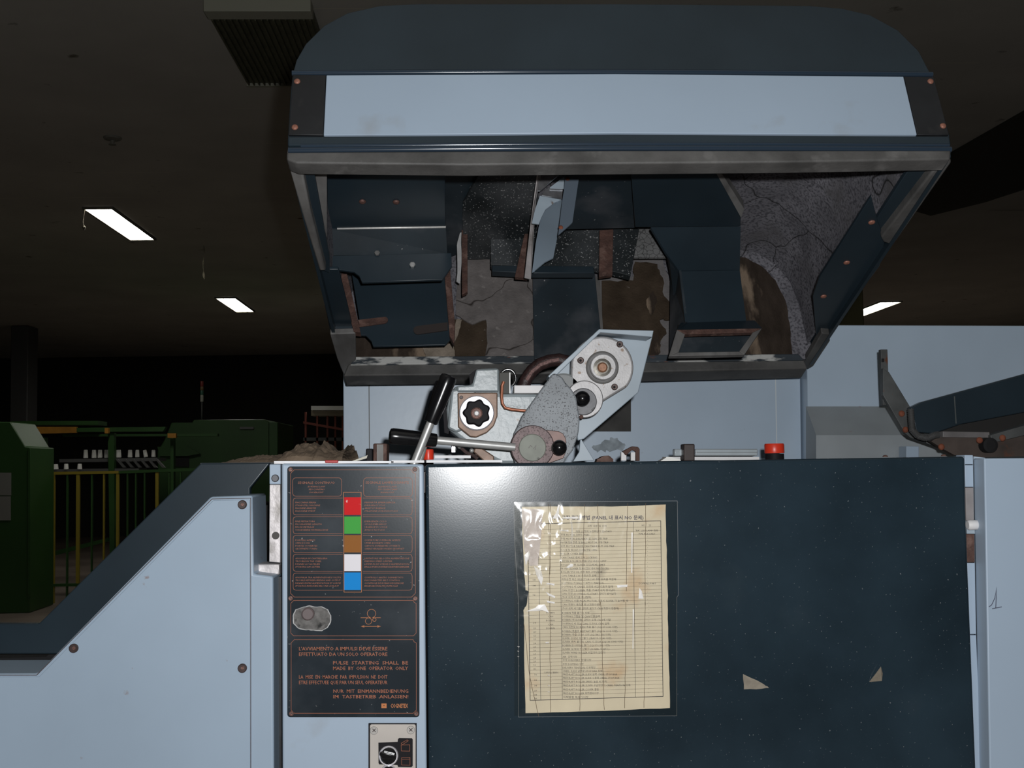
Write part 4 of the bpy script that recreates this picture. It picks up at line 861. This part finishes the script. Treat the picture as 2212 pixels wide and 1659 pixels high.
# levers
def lever(label, A, B, C, Yt, Yb, rr, gr, ):
    a, b, c = at(*A, Yb), at(*B, (Yt + Yb) / 2 + .0), at(*C, Yt)
    t = thing('hand_lever', a, label, 'lever')
    tube('rod', [a, b], rr, steel, t, 20)
    d = (c - b).normalized(); L_ = (c - b).length
    lathe('grip', b - d * .002, d, [(gr * .62, 0), (gr * .80, .001), (gr * .84, .004), (gr * .93, L_ * .35), (gr, L_ * .8), (gr * 1.0, L_ * .93), (gr * .9, L_ * .98), (gr * .6, L_)], blackp, t, 28, part_label='black plastic grip')
    return t
lever('upright lever leaning right with a black grip, in front of the other lever', (893, 1006), (931, 911), (972, 808), 1.665, 1.67, .0062, .0128)
lever('horizontal lever with a black grip pointing left from the rusty hub', (1112, 966), (941, 951), (838, 941), 1.70, 1.725, .0063, .0122)
c1, c2 = at(930, 915, 1.75), at(958, 825, 1.75)
t = thing('rear_lever', c1, 'second black lever grip half hidden behind the upright lever', 'lever')
tube('rod', [at(905, 1004, 1.76), c1], .005, steel, t, 16)
lathe('grip', c1, (c2 - c1), [(.009, 0), (.011, .003), (.0125, .055), (.012, (c2 - c1).length - .002), (.008, (c2 - c1).length)], blackk, t, 24)
# ================================================================ HOOD
HT = thing('machine_hood', HP(at(1235, 800, 2.28).x, .73, 0), 'large open dark slate machine hood with a light blue stripe, raised overhead', 'machine hood')
arch_px = [(621, 340), (622, 292), (628, 200), (632, 160), (640, 130), (660, 95), (700, 55), (750, 28), (820, 12), (900, 8), (1340, 8), (1750, 12), (1820, 18), (1880, 32), (1940, 65), (1985, 110), (2010, 158), (2018, 175), (2051, 291), (2055, 340)]
AP = []
for x, y in arch_px:
    p = hp(x, y, 'v', 0) - HO; AP.append((p.x, p.dot(HN)))
# front plate
prism('front_panel', [HP(u, 0, w_) for u, w_ in AP], HD * .012, dark_paint, HT, bevel=.0015)
AX = [(u, w_) for u, w_ in AP]
uc = (AP[0][0] + AP[-1][0]) / 2
vs, fs = [], []; n = len(AX); TH = .006
AL, ARr = AP[0][0], AP[-1][0]
for (v0, off) in ((.013, 0), (.735, 0), (.013, TH), (.735, TH)):
    for u, w_ in AX:
        uu = uc + (u - uc) * (1 - off / .48); ww = w_ - (off if w_ > .02 else 0)
        vs.append(HP(uu, v0, ww))
for i in range(n - 1):
    fs += [[i, i + 1, n + i + 1, n + i], [2 * n + i, 2 * n + i + 1, 3 * n + i + 1, 3 * n + i], [i, i + 1, 2 * n + i + 1, 2 * n + i], [n + i, n + i + 1, 3 * n + i + 1, 3 * n + i]]
fs += [[0, n, 3 * n, 2 * n], [n - 1, 2 * n - 1, 4 * n - 1, 3 * n - 1]]
link('shell', vs, fs, dark_paint, HT, smooth=True)
# foam lining
vs, fs = [], []
for j, v0 in enumerate([.014 + (.715 - .014) * k / 24 for k in range(25)]):
    for u, w_ in AX:
        uu = uc + (u - uc) * .968; ww = min(w_ - .012, .262)
        vs.append(HP(uu, v0, max(ww, .03)))
for j in range(24):
    for i in range(n - 1): fs.append([j * n + i, j * n + i + 1, (j + 1) * n + i + 1, (j + 1) * n + i])
link('foam_lining', vs, fs, foam, HT, smooth=True, part_label='stippled grey sound insulation foam')
# back wall
prism('back_wall', [HP(u, .718, w_ - .007 if w_ > .02 else 0) for u, w_ in [(uc + (u - uc) * .985, w_) for u, w_ in AP]], HD * .012, foam, HT)
# stripe, caps, beads
hpoly('stripe_panel', [(705, 162), (1330, 159), (1952, 165), (1981, 291), (1330, 287), (699, 292)], ('v', -.006), .0055, light_clean, HT, bevel=.0012, part_label='light blue stripe panel')
hpoly('end_cap', [(633, 161), (704, 162), (698, 292), (623, 291)], ('v', -.005), .0045, black_plate, HT, bevel=.0008)
hpoly('end_cap', [(1953, 165), (2017, 166), (2050, 291), (1982, 291)], ('v', -.005), .0045, black_plate, HT, bevel=.0008)
for (x, y) in ((642, 176), (637, 275), (2010, 176), (2037, 272)):
    dome('rivet', hp(x, y, 'v', -.0052), -HD, .0048, .0028, rivet_m, HT, 16)
tube('fold_bead', [hp(631 + (2014 - 631) * i / 12, 158 - 4 * math.sin(math.pi * i / 12) + 3 * i / 12, 'v', -.003) for i in range(13)], .0042, bead, HT, 12)
hpoly('lower_fold', [(621, 294), (1340, 290), (2052, 293), (2055, 313), (1340, 310), (621, 314)], ('v', -.008), .008, dark_paint, HT, bevel=.003, seg=3)
tube('lower_bead', [hp(650 + (2050 - 650) * i / 12, 316 - 4 * math.sin(math.pi * i / 12) - 1 * i / 12, 'v', -.006) for i in range(13)], .0032, bead, HT, 12)
tube('rim_bead', [hp(623 + (2054 - 623) * i / 12, 325 - 4 * math.sin(math.pi * i / 12) - 2 * i / 12, 'v', -.007) for i in range(13)], .0045, bead, HT, 12)
hpoly('front_seal', [(619, 328), (1340, 324), (2055, 324), (2053, 344), (1700, 350), (1340, 353), (1000, 356), (640, 352), (619, 344)], ('v', -.010), .03, seal, HT, bevel=.003, seg=3)
# side seals (bottom rim)
hpoly('right_seal', [(2052, 340), (2030, 350), (1903, 513), (1908, 523), (1920, 528), (1937, 520), (2055, 352)], ('w', -.002), .02, seal, HT, bevel=.003)
hpoly('right_inner_rail', [(1975, 348), (2032, 348), (1908, 515), (1890, 478)], ('w', .012), .008, dark_paint, HT, bevel=.001)
hpoly('right_lower_rail', [(1882, 425), (1896, 480), (1912, 518), (1900, 575), (1787, 727), (1765, 745), (1756, 640), (1770, 600)], ('w', .008), .006, dark_paint, HT, bevel=.001)
for (x, y) in ((1883, 480), (1829, 567), (1779, 640)): dome('rivet', hp(x, y, 'w', .0078), -HN, .0058, .003, rivet_m, HT, 16)
hpoly('right_corner_seal', [(1792, 722), (1775, 720), (1737, 785), (1745, 798), (1758, 790), (1793, 737)], ('w', -.004), .015, seal, HT, bevel=.002)
hpoly('left_seal', [(619, 344), (650, 352), (672, 460), (704, 585), (690, 585), (655, 470)], ('w', -.002), .02, grime, HT, bevel=.003)
hpoly('left_inner_rail', [(651, 352), (674, 350), (712, 560), (712, 590), (700, 585)], ('w', .012), .008, dark_paint, HT, bevel=.001)
hpoly('left_side_strip', [(675, 350), (706, 350), (706, 500), (703, 560)], ('w', .05), .006, grime, HT)
hpoly('left_side_sheet', [(686, 582), (731, 582), (765, 718), (714, 722)], ('w', .02), .006, dark_paint, HT, bevel=.001)
hpoly('left_corner', [(713, 722), (768, 720), (769, 778), (756, 790), (752, 812), (743, 812), (728, 775)], ('w', -.001), .012, grime, HT, bevel=.002, part_label='grimy pale corner piece')
prism('back_seal', [hp(x, y, 'v', .70) for x, y in ((742, 812), (752, 786), (1737, 776), (1745, 796), (1300, 806))], HD * .05, seal, HT, bevel=.003)
prism('back_lip', [hp(x, y, 'v', .696) for x, y in ((756, 788), (768, 770), (1725, 764), (1738, 778))], HD * .02, peel, HT, bevel=.002, part_label='lip with peeling white paint')
# back wall felts
def felt(nm, pts, v, m_, amp=1.5, th=.004, lab=None): return hpoly(nm, jag(pts, amp, 4), ('v', v), th, m_, HT, part_label=lab)
felt('felt_patch', [(990, 545), (1150, 560), (1154, 773), (1048, 773), (1053, 742), (1050, 690), (1020, 700), (985, 680)], .706, crack_felt, lab='cracked grey felt')
felt('felt_patch', [(980, 690), (1052, 685), (1055, 773), (970, 773)], .7115, brown_felt, lab='dark torn felt')
felt('felt_patch', [(766, 715), (985, 725), (980, 773), (768, 773)], .7125, streak_felt)
felt('felt_patch', [(913, 748), (962, 748), (980, 735), (986, 690), (998, 690), (992, 712), (980, 745), (982, 772), (920, 772)], .7075, tan_felt, lab='pale tan torn felt')
felt('felt_patch', [(1296, 598), (1366, 598), (1370, 560), (1430, 556), (1456, 640), (1452, 770), (1296, 773)], .7065, M('pale_grey_felt', (.16, .15, .15), .9, var=.15, vs=40, bump=.6, bs=200), 1.0)
felt('felt_patch', [(1300, 606), (1368, 606), (1372, 565), (1420, 570), (1432, 600), (1435, 640), (1452, 660), (1450, 690), (1425, 690), (1440, 720), (1420, 745), (1415, 770), (1300, 772)], .7015, brown_felt, 3, lab='dark brown glue stained felt')
felt('felt_patch', [(1398, 645), (1408, 630), (1418, 640), (1415, 665), (1406, 682), (1400, 668)], .6995, streak_felt, 3, .0015)
felt('felt_patch', [(1408, 735), (1420, 722), (1428, 745), (1422, 772), (1402, 772)], .6995, streak_felt, 3, .0015)
felt('felt_patch', [(1570, 556), (1610, 556), (1645, 575), (1675, 605), (1697, 650), (1706, 700), (1712, 768), (1560, 768)], .706, streak_felt, 1.2, lab='arched streaky brown felt')
hpoly('centre_plate', [(1150, 575), (1284, 580), (1298, 720), (1292, 773), (1154, 775)], ('v', .69), .01, dusty_dark, HT, bevel=.001)
hpoly('plate_edge', [(1284, 595), (1296, 600), (1303, 720), (1300, 772), (1292, 772), (1298, 720)], ('v', .692), .012, grime, HT)
# ceiling plates
hpoly('top_sheet', [(955, 330), (1172, 330), (1155, 490), (1000, 545), (960, 560)], ('w', .235), .006, dusty_dark, HT)
hpoly('speckled_lining', jag([(1075, 330), (1165, 330), (1160, 490), (1140, 540), (1065, 560), (1000, 560), (1000, 440), (1030, 385)], 1, 4), ('w', .225), .006, speck_dark, HT, part_label='black lining speckled with white')
hpoly('duct_centre', [(1232, 330), (1380, 330), (1372, 492), (1205, 496), (1212, 470)], ('w', .19), .008, dusty_dark, HT)
hpoly('centre_box', [(1060, 495), (1215, 492), (1382, 489), (1362, 596), (1340, 590), (1285, 578), (1165, 575), (1060, 572)], ('v', .60), .02, speck_dark, HT, bevel=.001)
hpoly('box_lower_lip', [(1063, 573), (1282, 575), (1284, 590), (1150, 590), (1063, 586)], ('v', .595), .02, dark_paint, HT, bevel=.001)
# scaly triangle
hpoly('scaly_patch', [(1380, 488), (1408, 492), (1442, 556), (1368, 556)], ('v', .605), .006, scale_foam, HT)
# right duct
hpoly('duct_top_face', [(1360, 330), (1525, 330), (1600, 470), (1600, 489), (1372, 491)], ('w', .15), .008, dark_paint, HT, bevel=.001)
hpoly('duct_trim', [(1522, 330), (1540, 345), (1608, 452), (1601, 472)], ('w', .147), .02, grime, HT, bevel=.001)
A0 = hp(1406, 491, 'w', .15); B0 = hp(1600, 489, 'w', .15); C0 = hp(1598, 583, 'v', .52); N0 = (B0 - A0).cross(C0 - A0)
a = [A0, B0, C0, pl(1467, 585, A0, N0), pl(1438, 545, A0, N0)]
prism('duct_mid_face', a, HD * .008, dark_paint, HT)
a = [hp(1467, 586, 'v', .521), hp(1598, 584, 'v', .521), hp(1612, 694, 'v', .53), hp(1480, 697, 'v', .53)]
prism('duct_lower_face', a, HD * .008, dark_paint, HT)
a = [hp(1471, 697, 'v', .53), hp(1630, 692, 'v', .53), hp(1646, 709, 'v', .50), hp(1462, 712, 'v', .50)]
prism('duct_flare', a, HD * .006, dark_paint, HT)
a = [hp(1440, 550, 'v', .50), hp(1467, 584, 'v', .52), hp(1481, 695, 'v', .53), hp(1462, 712, 'v', .50), hp(1446, 768, 'v', .60), hp(1456, 690, 'v', .66), hp(1448, 600, 'v', .62)]
prism('duct_side', a, Vector((.004, 0, 0)), dusty_dark, HT)
fr = [(1462, 712), (1646, 709), (1608, 766), (1445, 769)]; inn = [(1480, 722), (1626, 718), (1597, 759), (1466, 761)]
for i in range(4):
    j = (i + 1) % 4
    hpoly('outlet_frame', [fr[i], fr[j], inn[j], inn[i]], ('v', .495), .012, grime if i != 0 else rust, HT, bevel=.001)
hpoly('outlet_inside', inn, ('v', .56), .004, dusty_dark, HT)
# left duct
hpoly('left_duct_face', [(706, 330), (960, 330), (963, 489), (708, 495)], ('w', .13), .008, dark_paint, HT, bevel=.001)
for (x, y) in ((783, 435), (856, 436)):
    dome('rusty_screw', hp(x, y, 'w', .1298), -HN, .0062, .004, rust_bolt, HT, 16)
a0, a1 = hp(708, 494, 'w', .13), hp(963, 490, 'w', .13)
tube('bend_highlight', [a0.lerp(a1, .08), a1], .0022, M('painted_bend_highlight', (.92, .90, .86), .5, metal=.3, var=.1, vs=200), HT, 8, part_label='highlight painted along the bend')  # bright tube puts the highlight of the duct bend into the colour
a = [a0, a1, hp(966, 548, 'v', .44), hp(709, 552, 'v', .44)]
prism('left_duct_slope', a, HD * .006, dusty_dark, HT)
hpoly('left_duct_flange', [(692, 553), (975, 546), (976, 575), (956, 604), (782, 610), (776, 596), (764, 587), (735, 583), (690, 582)], ('v', .43), .006, dark_paint, HT, bevel=.0008)
b = hp(891, 573, 'v', .429); lathe('hex_nut', b, -HD, [(.0055, 0), (.0055, .004), (.0035, .0045)], steel, HT, 6, part_label='bright hex nut')
b = hp(815, 548, 'v', .429); lathe('rusty_nut', b, -HD, [(.005, 0), (.005, .004), (.003, .0045)], grime, HT, 6)
hpoly('left_back_plate', [(758, 580), (966, 590), (968, 690), (982, 722), (962, 745), (806, 748), (802, 736), (790, 724), (716, 722), (716, 703), (778, 700)], ('v', .58), .006, dark_paint, HT, bevel=.0008)
hpoly('rust_strip', [(728, 584), (748, 584), (779, 718), (764, 716)], ('v', .565), .02, rust, HT, bevel=.001)
hpoly('rust_strip', [(960, 592), (972, 578), (983, 700), (981, 742), (971, 725)], ('v', .565), .02, rust, HT, bevel=.001)
hpoly('rusty_slot_bar', arc(831, 691, 7, 80, -80, 6) + [(776, 706), (774, 691)], ('v', .576), .003, rust, HT)
hpoly('rusty_slot_bar', [(967, 696), (967, 713)] + arc(902, 713, 9, -80, -260, 6), ('v', .576), .003, M('dark_slot', (.03, .022, .02), .7), HT)
# bars
hpoly('hanging_bar', [(997, 488), (1010, 486), (1010, 630), (998, 636)], ('v', .58), .012, rust, HT, bevel=.001)
hpoly('hanging_bar', [(1134, 500), (1146, 497), (1140, 600), (1112, 598)], ('v', .58), .012, rust, HT, bevel=.001)
hpoly('hanging_bar', [(1295, 497), (1325, 495), (1323, 594), (1294, 598)], ('v', .58), .010, rust, HT, bevel=.001)
hpoly('torn_tape', jag([(993, 505), (997, 500), (997, 545), (994, 612), (986, 608), (988, 590), (987, 530)], 1, 3), ('v', .585), .003, felt_edge, HT)
# central guide
C2 = lambda x, y: (960 + x / 6.144, 340 + y / 6.144)
a = [hp(*C2(1265, -60), 'v', .30), hp(*C2(1300, -60), 'v', .30), hp(*C2(1270, 300), 'v', .33), hp(*C2(1215, 560), 'v', .36), hp(*C2(1150, 1620), 'v', .50), hp(*C2(1060, 1600), 'v', .50), hp(*C2(1150, 800), 'v', .40)]
prism('guide_rail', a, Vector((0, .004, 0)), zinc, HT, bevel=.0008, part_label='pale metal guide rail')
hpoly('guide_face', [C2(1265, 505), C2(1555, 560), C2(1470, 590), C2(1340, 690), C2(1285, 800), C2(1255, 880), C2(1160, 868), C2(1200, 700)], ('v', .36), .004, guard_m, HT, bevel=.0005, part_label='light blue guide face')
vs = []
up = [(1565, 560), (1480, 585), (1400, 630), (1340, 690), (1300, 770), (1270, 850), (1250, 930), (1230, 1040), (1210, 1150), (1195, 1280), (1180, 1400), (1165, 1520)]
lo_ = [(1567, 565), (1563, 640), (1555, 720), (1545, 800), (1530, 880), (1515, 960), (1500, 1040), (1485, 1130), (1465, 1230), (1445, 1330), (1330, 1390), (1200, 1500)]
Vv = [hp(*C2(*p), 'v', .355 + .012 * i) for i, p in enumerate(up)] + [hp(*C2(*p), 'v', .345 + .0125 * i - .02 * math.sin(i / 11 * 3.14)) for i, p in enumerate(lo_)]
m_ = len(up)
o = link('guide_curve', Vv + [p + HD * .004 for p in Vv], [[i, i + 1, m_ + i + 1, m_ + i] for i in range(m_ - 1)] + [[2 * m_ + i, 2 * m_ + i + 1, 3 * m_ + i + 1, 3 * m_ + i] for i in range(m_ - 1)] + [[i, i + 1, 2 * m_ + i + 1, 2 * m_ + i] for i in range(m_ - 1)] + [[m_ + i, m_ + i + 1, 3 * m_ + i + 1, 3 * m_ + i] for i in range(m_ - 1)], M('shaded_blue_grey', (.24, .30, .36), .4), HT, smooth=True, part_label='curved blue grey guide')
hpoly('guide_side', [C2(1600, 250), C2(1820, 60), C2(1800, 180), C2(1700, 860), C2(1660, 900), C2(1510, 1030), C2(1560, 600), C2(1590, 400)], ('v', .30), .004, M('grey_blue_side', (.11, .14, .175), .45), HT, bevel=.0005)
hpoly('guide_foil', [C2(1285, -60), C2(1720, -60), C2(1650, 120), C2(1270, 440), C2(1240, 440)], ('v', .33), .003, silver, HT, part_label='crumpled silver foil')
hpoly('guide_foil', [C2(1380, 400), C2(1570, 420), C2(1560, 545), C2(1290, 500)], ('v', .345), .003, silver, HT)
hpoly('guide_triangle', [C2(1595, 250), C2(1585, 410), C2(1400, 400)], ('v', .34), .003, guard_m, HT)
for (x, y) in ((1635, 285), (1545, 930)): dome('rust_spot_bolt', hp(*C2(x, y), 'v', .2998), -HD, .004, .002, rust_red, HT, 12)
# hood hinge brackets so the hood is carried
for px in (860, 1600):
    p = at(px, 790, 2.4); poly('hinge', [(px - 14, 770), (px + 14, 770), (px + 14, 800), (px - 14, 800)], 2.33, .085, dark_paint, HT)
print('objects', len(bpy.data.objects))
